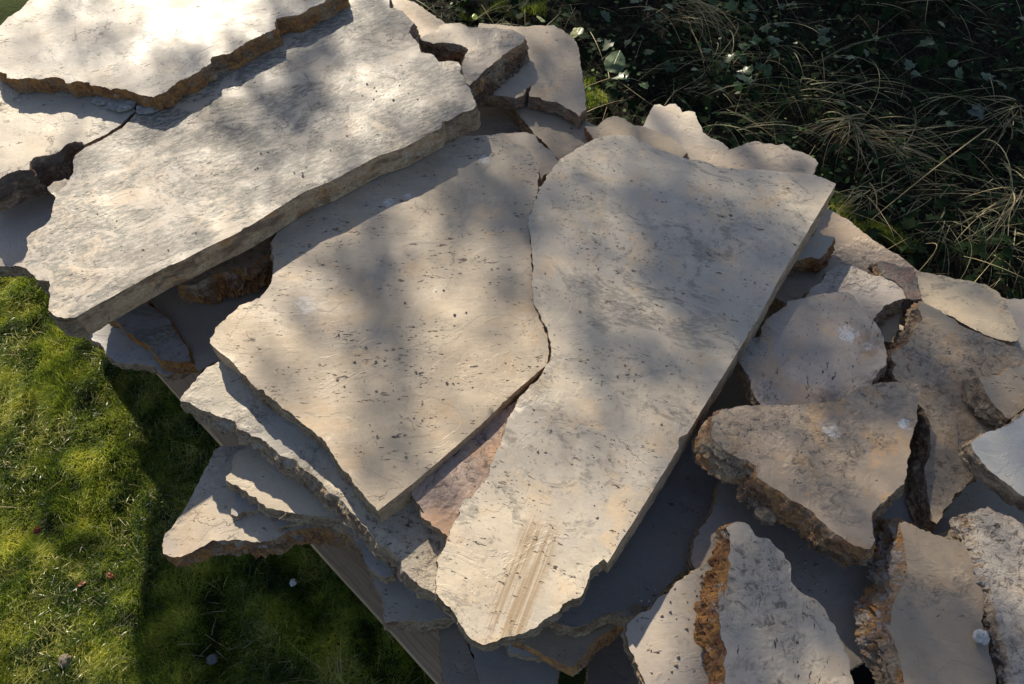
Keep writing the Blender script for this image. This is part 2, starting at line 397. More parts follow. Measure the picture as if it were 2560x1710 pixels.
slab('long pale slab right of centre with a brown rub mark near its lower end',
     '3 0,800 60,770 180,700 240,684 290,683 360,690 420,720 520,760 640,800 720,815 760,832 800,850 900,852 1060,862 1130,872 1200,870 1290,885 1350,910 c s.7 1398,930 1110,1410 D 1735,735 1602,950 1480,1150 1392,1290 '
     '6 1980,360 b s.1 1950,380 1900,440 1860,540 1830,590 1780,592 1720,630 1700,668 1640,710 1600,750 1560,782 1490,820 1400,830 1340,852 1290,870 1240,880 1180,852 1130,790 1080,710 1000,620 955,570 945,500 '
     '968,400 960,370 990,290 1040,200 1060,130 1100,80 1088,50 1120,0 D 1080,1140 1120,1090 1130,1050 1150,1010 1165,960 1190,910 1240,862 1262,826 1261,776 1248,744 1227,702 1220,645 1220,600 1217,560 1211,510 1236,430 1262,392',
     .505, .040, rust=.15, dark=.35, lichen=.5, pits=.8, vein=-.35, tint=(.585, .515, .42), rough=.46, scuff=.45, streak='S5', mottle=.7, marks=[(1240, 500, .008, .3)])
slab('small pinkish slab wedged in the gap between the two big slabs',
     '5 1765,880 1780,820 1800,782 1870,722 1980,650 2060,620 D 1110,975 1165,930 1250,890 1240,1000 1120,1260 6 1030,222 940,160 880,110 850,60 5 1920,1058 1850,990',
     .486, .027, rust=.55, dark=.2, pits=.2, lichen=0.05, tint=(.50, .37, .30), mottle=1.4, rug=.45)
slab('grey slab under the broad tan slab with a long worn front edge',
     '5 620,-30 540,0 440,50 370,120 270,240 s1.0 265,262 330,290 400,322 500,360 560,372 620,402 640,440 740,500 830,530 s1.4 850,560 910,620 1000,650 1080,720 1160,775 1230,860 s1.5 1300,900 1370,985 s1.1 1450,1075 1560,1190 1700,1310 s.5 1715,1380 '
     '6 760,440 800,485 860,540 950,590 1040,660 1100,690 D 1230,1330 1250,1150 1000,900 800,750 560,750',
     .457, .034, rust=.12, dark=.15, white=.45, lichen=.1, pits=.8, vein=.2, tint=(.46, .42, .36), amp=1.3, rug=.45)
slab('thin curved slab in the shade with one bright sunlit sliver, under the grey slab',
     '5 640,600 612,625 600,700 590,745 565,758 s.5 568,785 640,830 720,885 830,955 950,992 1100,1015 1300,1032 1420,1090 1500,1175 1600,1260 s0 1800,1200 1400,700 900,450',
     .403, .022, rust=.1, dark=.1, lichen=.1, pits=.4, tint=(.49, .43, .35))
slab('thin slab lip showing under the sunlit sliver, hung with cobweb',
     '5 650,800 625,830 605,930 592,1008 630,1022 680,985 740,985 820,965 870,1040 905,1100 1000,1062 1150,1070 1300,1075 1500,1150 1500,1000 1000,800',
     .368, .012, rust=.1, dark=.2, pits=.3, tint=(.42, .37, .32))
slab('triangular slab jutting out over the moss at lower left, rusty front edge',
     '5 520,560 480,600 445,680 420,722 370,822 345,880 330,905 300,960 265,1020 230,1070 200,1100 170,1140 150,1200 158,1262 s.5 230,1290 s1.0 290,1285 340,1262 400,1218 480,1175 560,1172 640,1180 s1.2 800,1190 900,1165 960,1122 1010,1112 1150,1092 1300,1112 1400,1160 1450,1200 1500,1280 s0 1700,1200 1500,900 900,550',
     .357, .034, rust=.85, dark=.45, white=.4, lichen=.25, pits=.5, tint=(.50, .43, .35), amp=1.5, rug=.45)
slab('small tongue shaped slab poking out above the wooden board',
     '6 330,130 440,210 490,290 522,380 560,425 600,457 640,470 s.5 690,457 705,420 712,395 690,320 650,250 560,100 400,60',
     .388, .024, rust=.2, dark=.4, pits=.2, lichen=.2, tint=(.40, .38, .36))
slab('grey slab in the shade with a crumbly brown front edge, above the wooden board',
     '6 500,300 545,450 600,560 638,650 s1 650,745 740,742 850,745 930,735 978,720 s.3 1065,705 1130,760 1200,600 900,300',
     .335, .028, rust=.4, dark=.3, pits=.8, lichen=.2, tint=(.41, .36, .32))
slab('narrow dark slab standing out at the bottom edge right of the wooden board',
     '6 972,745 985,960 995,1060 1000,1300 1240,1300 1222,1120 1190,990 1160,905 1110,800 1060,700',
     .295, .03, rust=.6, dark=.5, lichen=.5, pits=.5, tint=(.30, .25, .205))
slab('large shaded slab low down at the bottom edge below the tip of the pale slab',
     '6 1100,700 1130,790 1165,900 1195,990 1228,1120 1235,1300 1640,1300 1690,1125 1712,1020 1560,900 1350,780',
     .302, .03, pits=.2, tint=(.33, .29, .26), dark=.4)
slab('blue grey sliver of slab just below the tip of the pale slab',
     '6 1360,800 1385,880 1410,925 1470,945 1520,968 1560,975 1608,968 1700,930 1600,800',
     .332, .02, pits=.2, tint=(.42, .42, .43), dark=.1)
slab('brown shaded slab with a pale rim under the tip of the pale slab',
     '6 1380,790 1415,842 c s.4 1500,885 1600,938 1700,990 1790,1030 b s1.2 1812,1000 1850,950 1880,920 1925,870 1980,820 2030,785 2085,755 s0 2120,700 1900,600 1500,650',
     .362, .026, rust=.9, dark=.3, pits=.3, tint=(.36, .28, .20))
slab('darkened slab in deep shade along the right side of the long pale slab',
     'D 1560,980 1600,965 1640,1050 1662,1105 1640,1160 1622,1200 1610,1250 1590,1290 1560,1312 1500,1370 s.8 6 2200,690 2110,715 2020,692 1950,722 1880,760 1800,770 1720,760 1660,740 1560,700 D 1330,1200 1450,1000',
     .395, .03, rust=.3, dark=.3, pits=.2, lichen=.4, tint=(.27, .245, .235))  # tint darkened to deepen the shade on this slab
slab('added dark filler slab at the bottom of the deep hole below the rusty edged brown slab',
     'D 1370,1420 1500,1400 1560,1500 1520,1640 1330,1640', .255, .03, pits=.2, tint=(.24, .18, .14), dark=.6)  # filler put in so the hole stays dark
# ---- shards on the right
slab('rounded shard with a white scuff and black pits beside the long slab',
     '8 470,572 560,545 640,528 700,520 760,518 800,515 835,535 850,560 880,622 930,655 960,690 s.6 985,730 1005,770 1008,820 1022,870 1010,912 975,970 950,1022 s0 880,1110 600,1200 330,1190 310,1140 262,1060 250,985 200,900 '
     '190,862 205,820 235,780 320,762 328,700 400,632 460,590',
     .478, .03, tilt=(0.090, -0.108), pits=.9, lichen=.35, tint=(.46, .395, .34), scuff=.5, rust=.2, vein=1.2, mottle=1.8, rug=.35, marks=[(1942, 768, .020, .8), (1985, 800, .010, .5)])
slab('bluish shaded shard with a crumbling right end, tucked behind the rounded shard',
     '8 560,560 585,500 600,488 650,462 680,420 725,382 780,362 850,372 930,412 s1.2 1000,425 1050,452 1100,490 1138,515 1135,550 1080,560 1010,592 965,640 945,685 s0 900,760 650,700',
     .435, .035, pits=.4, lichen=.5, tint=(.42, .38, .35), rust=.1, dark=.45, white=.5, amp=1.6, rug=.5)
slab('smooth tan slab at the back right against the dry grass, faint white scratches',
     '8 650,20 692,45 760,85 870,160 950,225 1020,268 1095,312 1180,378 1230,420 1240,560 1100,660 600,650 380,540',
     .395, .03, pits=.15, lichen=.1, scuff=.7, tint=(.47, .38, .30), rug=.15)
slab('small cream shard with a rusty crumbled edge beside the long pale slab',
     '8 480,300 560,230 612,195 632,157 660,190 700,200 732,208 s1.2 718,240 700,262 680,300 640,330 600,318 560,322 505,342',
     .430, .024, pits=.5, tint=(.54, .48, .39), rust=.95, dark=.2, amp=1.4)
slab('dark brown pebbly shard standing on the smooth tan slab',
     '8 970,340 1000,335 1050,352 1092,370 1140,372 1178,378 1186,430 1190,482 1210,520 1222,555 s.6 1180,560 1140,552 1120,500 1080,460 1040,440 1000,412 978,385',
     .437, .035, pits=1, lichen=1, tint=(.20, .13, .11), rust=.3, dark=.9, amp=2.2, rug=1.1)
slab('cream sunlit slab at the right edge in front of the dry grass',
     '8 1190,402 1280,412 1370,430 1450,448 1520,462 1580,475 1630,500 1665,530 1690,562 1705,610 1725,650 1750,700 1775,745 1762,785 1720,796 1690,790 1600,762 1490,712 1370,640 s0 1300,640 1170,600 1180,480',
     .425, .03, pits=.3, tint=(.58, .49, .365), rust=.2, lichen=.15, rug=.35)
slab('greyish slab end cut off by the right edge behind the cream slab',
     '8 1650,540 1700,552 1800,560 1950,600 1950,900 1792,860 1700,800',
     .385, .03, pits=.2, tint=(.40, .36, .33))
slab('large grey brown shard with a rusty stepped left edge behind the quadrilateral shard',
     '8 1218,568 s0 1280,600 1370,650 1430,690 1490,722 1560,755 1640,785 1690,802 1760,830 1900,880 1900,1040 1720,1300 1600,1440 1530,1530 7 2085,85 2010,150 1950,195 1900,260 1862,330 1835,372 s1.4 1800,350 1790,250 1775,120 1765,40 8 1270,1400 1262,1250 1230,1180 s.4 '
     '1190,1120 1150,1060 1130,1020 s1.2 1062,1010 1060,960 1070,920 1045,895 1050,860 1090,840 1140,800 1150,780 1190,700 1222,655 1200,610',
     .462, .035, pits=.25, lichen=.45, tint=(.43, .35, .265), rust=.35, dark=.6, amp=1.5, mottle=1.8, rug=.75)
slab('small tan shard with a broken ridge, right edge, lying on the grey brown shard',
     '8 1545,1000 1590,995 1630,988 1660,975 1690,955 1722,926 1792,920 1900,940 1900,1120 1792,1168 1740,1205 s2.2 1700,1232 1640,1165 1600,1110 1565,1050',
     .492, .03, tilt=(-0.108, 0.090), pits=.3, tint=(.49, .40, .30), rust=.3, dark=.5, amp=1.5, rug=.5)
slab('pale smooth slab corner at the right edge, brightest and highest of the shards',
     '8 1492,1362 1510,1345 1560,1322 1600,1300 1640,1285 1690,1262 1730,1235 1792,1182 2000,1080 2150,1500 7 2500,330 2348,212 s.6 2290,180 2230,132 2180,98 2130,45 2105,15 8 1545,1440 1510,1395',
     .520, .028, tilt=(-0.108, 0.126), pits=.15, lichen=.05, tint=(.60, .58, .54), rust=.3, dark=.6)
slab('quadrilateral tan shard with two white marks and a thick rusty sloping front edge',
     '8 50,1210 90,1185 120,1165 180,1160 290,1146 400,1150 480,1150 640,1140 760,1130 830,1075 870,1040 950,1025 1050,1020 1190,1030 1216,1055 1205,1120 1202,1200 1188,1260 1160,1340 1152,1440 s.8 7 1660,20 1648,90 1638,130 1560,200 1505,262 1468,300 1450,392 1466,470 '
     's1.2 1442,520 s1.6 1400,518 1340,495 s2.2 1200,402 1110,305 1050,262 960,220 900,170 860,152 780,102 770,35 s2.6 700,-10 8 240,1470 160,1425 s2.6 90,1380 48,1335 s1.8 38,1300',
     .520, .042, tilt=(-0.036, -0.090), pits=.35, lichen=.4, tint=(.45, .355, .265), rust=.7, dark=.6, white=.25, amp=1.6, mottle=2.2, scuff=.4, rustspot=.6, rug=.5, marks=[(1908, 985, .014, .7), (2080, 965, .011, .95)])
slab('blue grey shaded slab beneath the quadrilateral shard, partly lit at its lower left',
     '7 560,140 540,250 500,330 450,400 410,500 400,600 440,650 540,700 700,1000 1000,1180 1300,1250 1450,1150 1560,900 1900,560 2010,490 1990,380 1800,300 1500,150 1000,60 600,60',
     .425, .03, pits=.25, lichen=.1, tint=(.38, .34, .31), rust=.1, dark=.3)  # tint lowered so the gap looks more deeply shaded
slab('upright looking pitted shard with a bright orange crumbly left edge, bottom right',
     '7 618,500 625,440 600,400 640,372 700,362 735,385 770,440 850,460 880,490 905,530 940,562 965,600 978,640 982,700 1005,735 1060,790 1110,810 1190,905 1230,960 1262,1020 1300,1150 1330,1240 1400,1450 620,1450 s2.2 600,1300 '
     '600,1200 602,1120 575,1050 568,950 560,850 590,790 612,700 618,620 612,560',
     .500, .036, tilt=(0.108, -0.054), pits=.85, lichen=.2, tint=(.52, .455, .38), rust=1.0, dark=.35, white=.4, amp=1.8, vein=1.35, rug=.55)
slab('smooth shaded slab at the bottom edge left of the orange edged shard',
     '7 15,965 60,930 150,872 200,812 260,770 330,712 400,655 450,625 560,560 700,600 800,1000 700,1450 140,1450 120,1300 85,1240 60,1170 30,1100 15,1020',
     .440, .03, pits=.3, lichen=.05, tint=(.45, .40, .355), rust=.1, dark=.3)
slab('smooth tan shard with a wide orange and white weathered left face, bottom right',
     '7 1622,372 1680,378 1740,400 1800,430 1900,460 2000,492 2012,530 2040,590 2062,640 2085,700 2112,772 2110,840 2092,950 2112,1020 2150,1120 2170,1220 2190,1450 1660,1450 s3.0 1640,1300 1622,1150 1590,1080 1562,1000 1568,900 1592,830 s3.4 1640,710 1660,620 1655,560 1640,490 1625,430 s2.2',
     .495, .036, tilt=(-0.090, 0.054), pits=.1, lichen=.1, tint=(.42, .335, .25), rust=.8, dark=.2, white=.75, amp=1.9, scuff=.2, rug=.12)
slab('pitted shard cut off by the bottom right corner, bluish crust along its left side',
     '7 2060,390 2075,330 2100,300 2150,298 2210,312 2280,345 2348,380 2500,440 2500,1450 2290,1450 2270,1300 s1.4 2250,1200 2235,1100 2200,1000 2180,900 2170,780 s2.6 2130,700 2110,600 2080,500',
     .500, .034, tilt=(0.054, 0.000), pits=.8, lichen=.45, tint=(.50, .44, .38), rust=.3, dark=.5, white=.95, amp=2.0, rug=.95)
slab('small tan scrap of slab in the dark hole beside the rounded shard',
     '8 960,640 1010,632 1060,615 1100,590 1122,585 1112,640 1090,680 1095,720 1060,800 980,780',
     .405, .02, pits=.2, tint=(.44, .36, .27))
# ---- behind the big slabs
slab('small slab propped at the top with a purple brown broken edge, on the back slab',
     '2 905,262 925,245 1020,200 1062,158 1120,150 1180,152 1240,180 1320,178 1400,182 1530,198 1602,238 s1.6 1580,282 1500,332 1450,372 1400,412 1350,452 s2.0 1300,502 s1.0 1240,560 1180,520 1185,440 1195,400 1228,322 s1.8 1190,302 1150,286 1100,284 1050,282 1000,284 930,262 s0',
     .512, .045, pits=.2, lichen=.3, tint=(.49, .42, .345), rust=.55, dark=.65, amp=1.8, rug=.4)
slab('broad tan slab at the back centre with a straight right side, edge of the ivy',
     '2 1300,150 1600,176 1700,168 1785,165 1850,200 1920,250 1945,300 1962,345 1962,400 1970,480 1990,560 1992,640 1995,710 1952,760 1935,742 1850,690 1800,670 1740,660 1690,640 1625,630 1640,560 1610,585 1590,625 1540,640 1460,625 1400,618 1250,620 1200,400',
     .465, .03, pits=.35, lichen=.3, tint=(.48, .40, .315), mottle=.8)
slab('speckled slab sloping out below the back centre slab',
     '2 1475,635 1510,690 1550,730 1592,780 1625,825 1662,872 1740,950 1812,1045 1860,1120 1990,1120 2250,1000 2130,860 2060,815 2000,790 1930,730 1800,560 1500,540',
     .430, .03, pits=.5, lichen=.35, tint=(.46, .39, .31))
slab('dark slab in the shadow right of the lichen slab corner',
     '2 1100,930 1180,760 1340,635 1400,618 1480,640 1540,700 1600,800 1648,868 1720,1000 1600,1050 1200,1000',
     .395, .03, pits=.2, tint=(.40, .35, .31))
slab('thin slab corner showing between the broad tan slab and the long pale slab',
     '2 1300,900 1420,872 1500,866 1590,862 1662,880 1692,930 1740,960 1790,1000 1818,1050 1802,1092 1760,1130 1720,1152 1705,1200 1700,1300 1500,1300 1250,1000',
     .452, .03, pits=.4, tint=(.48, .42, .35), lichen=.3)
slab('tan slab end at the top edge beside the ivy',
     '2 700,-120 800,-60 830,2 870,12 900,30 980,80 1040,125 1082,158 1050,215 1000,262 900,300 800,200 650,60',
     .462, .03, pits=.2, tint=(.50, .40, .30))
slab('small pale shard standing out at the back above the long slab',
     '3 420,640 440,600 462,560 480,532 505,528 530,536 560,525 585,522 610,545 618,570 650,562 682,570 700,612 718,640 722,668 760,700 800,712 832,732 855,752 800,800 600,830 420,760',
     .435, .022, pits=.1, lichen=.05, tint=(.55, .49, .42))
slab('thin tan slab with a rusty back rim behind the top of the long slab',
     '3 130,640 190,640 205,615 232,600 262,588 292,586 325,600 342,612 380,632 430,642 470,662 550,690 590,720 612,742 645,765 600,830 400,800 200,760',
     .455, .02, pits=.3, tint=(.46, .38, .29), rust=.9)
slab('grey brown slab with a wavy back edge behind the long pale slab',
     '3 590,772 640,748 682,732 720,738 770,750 850,760 880,752 905,742 950,722 992,712 1030,728 1062,725 1100,735 1132,730 1160,745 1172,762 1220,770 1262,782 1290,805 1302,825 1290,870 1275,900 1200,960 700,930',
     .447, .026, pits=.3, lichen=.3, tint=(.43, .37, .31))
# ---- left side, under the lichen slab
slab('shaded slab under the left end of the lichen slab',
     '4 -100,60 130,-120 340,-40 420,200 380,480 250,470 155,440 100,430 60,440 0,432 -60,430',
     .470, .03, pits=.2, tint=(.42, .38, .35), white=.4)
slab('bluish thin slab over the moss below the lichen slab, wavy lower edge',
     '4 540,800 555,872 600,910 628,925 662,932 680,965 692,1000 742,1050 790,1062 842,1076 900,1072 950,1080 1002,1086 1030,1110 1062,1140 1100,1146 1140,1130 1172,1128 1250,1060 1200,800 900,650 650,700',
     .385, .022, pits=.1, lichen=.05, tint=(.41, .40, .41), white=.4)
slab('dark grey piece with an orange end lying on the bluish thin slab',
     '4 660,740 740,778 760,800 800,830 830,862 900,905 960,945 1002,975 1030,1010 s.8 1050,1045 1150,1050 1242,1052 s.4 1215,960 1180,900 1150,850 1100,785 1020,720 955,662 800,640',
     .420, .028, pits=.4, lichen=.9, tint=(.29, .26, .25), rust=1.0, dark=.1, rug=.5)
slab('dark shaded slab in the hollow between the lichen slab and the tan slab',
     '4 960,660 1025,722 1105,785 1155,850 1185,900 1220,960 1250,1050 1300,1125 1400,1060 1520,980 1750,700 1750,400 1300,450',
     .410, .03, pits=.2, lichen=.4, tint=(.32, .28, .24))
slab('rust orange crusted fragment in the hollow under the lichen slab',
     '4 1160,500 1165,545 s1.5 1215,560 1290,545 1330,520 s2.6 1400,490 1480,470 1560,455 1650,430 1700,380 s1 1760,340 s0 1850,200 1500,250 1250,400',
     .458, .04, pits=.4, lichen=.6, tint=(.34, .24, .17), rust=1.0, dark=.25, white=.5, amp=2.4, rug=.9)

# ------------------------------------------------------------------ hidden core of the stack
CORE = [(60, 400), (520, 330), (900, 60), (1200, 160), (1450, 480), (1800, 620), (2150, 780), (2420, 950), (2480, 1540), (1700, 1500), (1430, 1250), (1000, 1120), (700, 900), (330, 720)]
for n_, z_ in enumerate((.345, .305, .262, .220, .180)):
    k_ = 1+.006*n_
    pt = ' '.join('%.0f,%.0f' % (1250+(x-1250)*k_*(.94 if n_ % 2 else .97), 850+(y-850)*k_*(.94 if n_ % 2 else .96)) for x, y in CORE)
    slab('weathered slab buried in the dark middle of the stack', 'D '+pt, z_, .040, group='slabs buried in the middle of the stack', step=.02, pits=.2, tint=(.38, .33, .28))

# ------------------------------------------------------------------ pallet
def wood_mat():
    b = NB('weathered_pine'); tc = b.n('TexCoord').outputs['Object']
    w = b.noise(tc, 3.0, 3, .5)
    q = b.n('VectorMath', {0: tc, 1: b.n('CombineXYZ', {0: 0.0, 1: b.math('MULTIPLY', w, .05), 2: 0.0}).outputs[0]}, operation='ADD').outputs[0]
    g = b.noise(b.coords((3, 1, 0), (0, 0, 0), (4, 170, 90), src=q), 1.0, 5, .6, .3)
    g2 = b.noise(b.coords((1, 1, 0), (0, 0, 0), (1.2, 28, 20), src=q), 1.0, 3, .6, .6)
    col = b.mix(b.mr(g, .34, .66), (.42, .275, .165), (.60, .42, .26))
    col = b.mix(b.mr(g2, .35, .7, 0, .5), col, (.38, .29, .21))
    col = b.mix(b.mr(b.noise(tc, 30, 6, .7), .56, .75, 0, .6), col, (.16, .13, .11))
    bp = b.n('Bump', {'Height': g, 'Strength': .5, 'Distance': .0008}).outputs[0]
    pr = b.n('BsdfPrincipled', {'Base Color': col, 'Roughness': .75, 'Normal': bp, 'Specular IOR Level': .3})
    b.t.links.new(pr.outputs[0], b.out.inputs[0]); return b.m
WOOD = wood_mat()
def plank(name, a, b_, w, h, parent, seed=0):
    """board from a to b (centre line on its top), w wide, h thick, slightly worn arrises, local x along it"""
    d = b_-a; L = d.length; ang = math.atan2(d.y, d.x); n = 60
    prof = [(-w/2, -h), (-w/2, -.004), (-w/2+.003, 0), (w/2-.003, 0), (w/2, -.004), (w/2, -h)]
    V, F = [], []
    for k in range(n+1):
        x = -L/2+L*k/n
        for j, (y, z) in enumerate(prof):
            q = Vector((x*6+seed, y*20, z*20+seed)); V.append((x, y+.0016*noise.noise(q), z+.0012*noise.noise(q*2)))
    m = len(prof)
    for k in range(n):
        for j in range(m):
            F.append((k*m+j, k*m+(j+1) % m, (k+1)*m+(j+1) % m, (k+1)*m+j))
    F.append(tuple(range(m))[::-1]); F.append(tuple(n*m+j for j in range(m)))
    o = mesh(name, V, F, WOOD, parent)
    c = (a+b_)/2; o.location = c-parent.location; o.rotation_euler = (0, 0, ang)
    return o
zP = .135
pa, pb = uD(338, 835, zP), uD(1000, 1568, zP)
dr = (pb-pa).normalized(); nr = Vector((-dr.y, dr.x, 0));
if nr.y < 0 and nr.x < 0: nr = -nr
if nr.dot(Vector((1, 1, 0))) < 0: nr = -nr
pal = empty('wooden_pallet', (pa+pb)/2+nr*.5-Vector((0, 0, zP)))
prop(pal, 'weathered wooden pallet board showing under the left side of the stone stack', 'pallet')
s0, s1 = pa-dr*.28, pa+dr*.98
for k in range(6):
    o_ = nr*(.058+k*.19)
    plank('deck_board', s0+o_, s1+o_, .115, .020, pal, k*3.1)
for k in range(3):
    c_ = s0.lerp(s1, (.06, .5, .94)[k])-Vector((0, 0, .0215))
    plank('stringer', c_+nr*.01, c_+nr*1.06, .09, .095, pal, 20+k)

# ------------------------------------------------------------------ ground
def ground_mat():
    b = NB('soil_and_moss'); p = b.n('TexCoord').outputs['Object']
    c = b.mix(b.mr(b.noise(p, 12, 6, .7), .35, .65), (.006, .005, .004), (.018, .015, .010))
    x = b.n('SeparateXYZ', {0: p})
    side = b.math('ADD', b.math('MULTIPLY', x.outputs[0], 1.0), b.math('MULTIPLY', x.outputs[1], .55))
    c = b.mix(b.mr(side, .25, .55), (.045, .062, .014), c)
    bp = b.n('Bump', {'Height': b.noise(p, 60, 8, .75), 'Strength': 1.0, 'Distance': .012}).outputs[0]
    pr = b.n('BsdfPrincipled', {'Base Color': c, 'Roughness': .95, 'Normal': bp, 'Specular IOR Level': .15})
    b.t.links.new(pr.outputs[0], b.out.inputs[0]); return b.m
def hgt(x, y):
    r = math.hypot(x, y-.8)
    f = 1 if r < 3 else 0
    return f*(.014*noise.noise(Vector((x*3, y*3, 0)))+.010*noise.noise(Vector((x*9, y*9, 4))))
xs = sorted(set([-150, -60, -25, -10, -5, -3.2]+[round(-2.6+.04*k, 3) for k in range(131)]+[3.2, 5, 10, 25, 60, 150]))
ys = sorted(set([-150, -60, -25, -10, -5, -2.6]+[round(-1.6+.04*k, 3) for k in range(131)]+[4.6, 7, 12, 25, 60, 150]))
V = [(x, y, hgt(x, y)) for y in ys for x in xs]; nx = len(xs)
F = [(j*nx+i, j*nx+i+1, (j+1)*nx+i+1, (j+1)*nx+i) for j in range(len(ys)-1) for i in range(nx-1)]
g = mesh('ground', V, F, ground_mat(), smooth=True); prop(g, kind='structure')

# ------------------------------------------------------------------ moss lawn (left)
def inpoly(x, y, poly):
    c = np.zeros(len(x), bool); n = len(poly)
    for i in range(n):
        x1, y1 = poly[i]; x2, y2 = poly[(i+1) % n]
        if y1 == y2: continue
        t = ((y1 > y) != (y2 > y)) & (x < (x2-x1)*(y-y1)/(y2-y1)+x1); c ^= t
    return c
def scatter(polyD, n, z=0.0):
    P = [uD(x, y, z) for x, y in polyD]; pl = [(p.x, p.y) for p in P]
    x0, x1 = min(p[0] for p in pl), max(p[0] for p in pl); y0, y1 = min(p[1] for p in pl), max(p[1] for p in pl)
    out = []
    tot = 0
    while tot < n:
        a = rng.uniform(x0, x1, n*2); b_ = rng.uniform(y0, y1, n*2); m = inpoly(a, b_, pl)
        out.append(np.stack([a[m], b_[m]], 1)); tot += m.sum()
    return np.concatenate(out)[:n]
def nz(x, y, f, s=0):      # cheap smooth value noise through numpy sines
    r = np.random.default_rng(100+s); v = np.zeros_like(x)
    for _ in range(7):
        a = r.uniform(0, 6.28); w = f*r.uniform(.6, 1.7); v += np.sin((x*math.cos(a)+y*math.sin(a))*w+r.uniform(0, 6.28))
    return v/7**.5/1.5
def ghz(x, y): return .014*nz(x, y, 4, 9)*0 + np.array([hgt(a, b_) for a, b_ in zip(x, y)])
def leaf_mat(name, stops, sc=6, rough=.6, transl=.35, spec=.3, fine=300):
    b = NB(name); p = b.n('TexCoord').outputs['Object']
    r = b.n('ValToRGB', {0: b.math('ADD', b.math('MULTIPLY', b.noise(p, sc, 4, .6), .62), b.math('MULTIPLY', b.noise(p, fine, 2, .5), .38))})
    e = r.color_ramp.elements; e[0].position = stops[0][0]; e[0].color = (*stops[0][1], 1); e[1].position = stops[-1][0]; e[1].color = (*stops[-1][1], 1)
    for q, c in stops[1:-1]: k = e.new(q); k.color = (*c, 1)
    pr = b.n('BsdfPrincipled', {'Base Color': r.outputs[0], 'Roughness': rough, 'Specular IOR Level': spec})
    tr = b.n('BsdfTranslucent', {'Color': r.outputs[0]})
    mx = b.n('MixShader', {0: transl, 1: pr.outputs[0], 2: tr.outputs[0]})
    b.t.links.new(mx.outputs[0], b.out.inputs[0]); return b.m
def blades(name, xy, z, L, Wd, lean, mat, bend=1.0, segs=3, dirs=None):
    """tapered bent ribbons, one mesh"""
    n = len(xy); az = rng.uniform(0, 2*np.pi, n) if dirs is None else dirs
    th0 = lean[0]+(lean[1]-lean[0])*rng.random(n)
    P = np.zeros((n, segs+1, 3)); P[:, 0, 0] = xy[:, 0]; P[:, 0, 1] = xy[:, 1]; P[:, 0, 2] = z
    d = np.stack([np.cos(az), np.sin(az)], 1)
    for s in range(segs):
        a = th0+bend*(s/segs)*(.6+.8*rng.random(n)); a = np.minimum(a, 2.0)
        dl = L/segs
        P[:, s+1, :2] = P[:, s, :2]+d*(np.sin(a)*dl)[:, None]; P[:, s+1, 2] = np.maximum(P[:, s, 2]+np.cos(a)*dl, z*0+P[:, 0, 2]-.002)
    side = np.stack([-d[:, 1], d[:, 0], np.zeros(n)], 1); tw = rng.uniform(-.6, .6, n)
    side = side*np.cos(tw)[:, None]; side[:, 2] = np.sin(tw)
    V = np.zeros((n, segs+1, 2, 3))
    for s in range(segs+1):
        w = Wd*(1-.92*(s/segs)**1.4)*.5
        V[:, s, 0] = P[:, s]-side*w[:, None]; V[:, s, 1] = P[:, s]+side*w[:, None]
    base = np.arange(n)[:, None]*(segs+1)*2; Q = []
    for s in range(segs):
        Q.append(np.stack([base[:, 0]+s*2, base[:, 0]+s*2+1, base[:, 0]+s*2+3, base[:, 0]+s*2+2], 1))
    return npmesh(name, V.reshape(-1, 3), np.concatenate(Q), mat)
LAWN = [(-120, 560), (150, 560), (420, 830), (700, 1100), (1080, 1568), (1150, 1680), (-160, 1680)]
GR = leaf_mat('moss_grass', [(.38, (.010, .024, .003)), (.44, (.06, .11, .009)), (.50, (.26, .35, .026)), (.60, (.66, .66, .11))], sc=13, transl=.62, rough=.4, spec=.6, fine=420)  # dark stops deepened, bright ones kept: shade and sun contrast put into the colour
xy = scatter(LAWN, 150000)
hz_ = ghz(xy[:, 0], xy[:, 1]); cl = nz(xy[:, 0], xy[:, 1], 22, 1)
c2 = nz(xy[:, 0], xy[:, 1], 55, 2)
prop(blades('lawn', xy, hz_+np.clip(.002+.007*cl+.005*c2, -.001, 1), (.012+.012*rng.random(len(xy)))*np.clip(1+.45*cl+.3*c2, .3, 2), .0010+.0009*rng.random(len(xy)), (.1, 1.1), GR, bend=1.3, segs=2, dirs=rng.normal(0, 1, len(xy))*.9+3.5*nz(xy[:, 0], xy[:, 1], 26, 6)), kind='stuff', label='yellow green mossy grass beside the stack', cat='grass')
xy = scatter(LAWN, 30000); m = nz(xy[:, 0], xy[:, 1], 14, 5) > -.35; xy = xy[m]
GL = leaf_mat('long_grass', [(.38, (.015, .045, .006)), (.48, (.10, .17, .02)), (.58, (.66, .64, .17))], sc=14, transl=.55, rough=.3, spec=.7, fine=500)  # pale yellow stop adds sunlit tips to the blade colour
prop(blades('grass', xy, ghz(xy[:, 0], xy[:, 1]), .018+.028*rng.random(len(xy)), .0011+.0012*rng.random(len(xy)), (.3, 1.3), GL, bend=1.1, segs=4), kind='stuff', label='longer green grass blades growing through the moss', cat='grass')
xy = scatter(LAWN, 700)
DRY = leaf_mat('dry_grass', [(.3, (.20, .15, .07)), (.5, (.42, .34, .18)), (.7, (.60, .52, .32))], sc=20, transl=.25, rough=.55)
prop(blades('thatch', xy, ghz(xy[:, 0], xy[:, 1])+.008, .015+.035*rng.random(len(xy)), .0008+.0008*rng.random(len(xy)), (1.1, 1.5), DRY, bend=.5, segs=3), kind='stuff', label='short dry straw bits scattered over the moss', cat='grass')

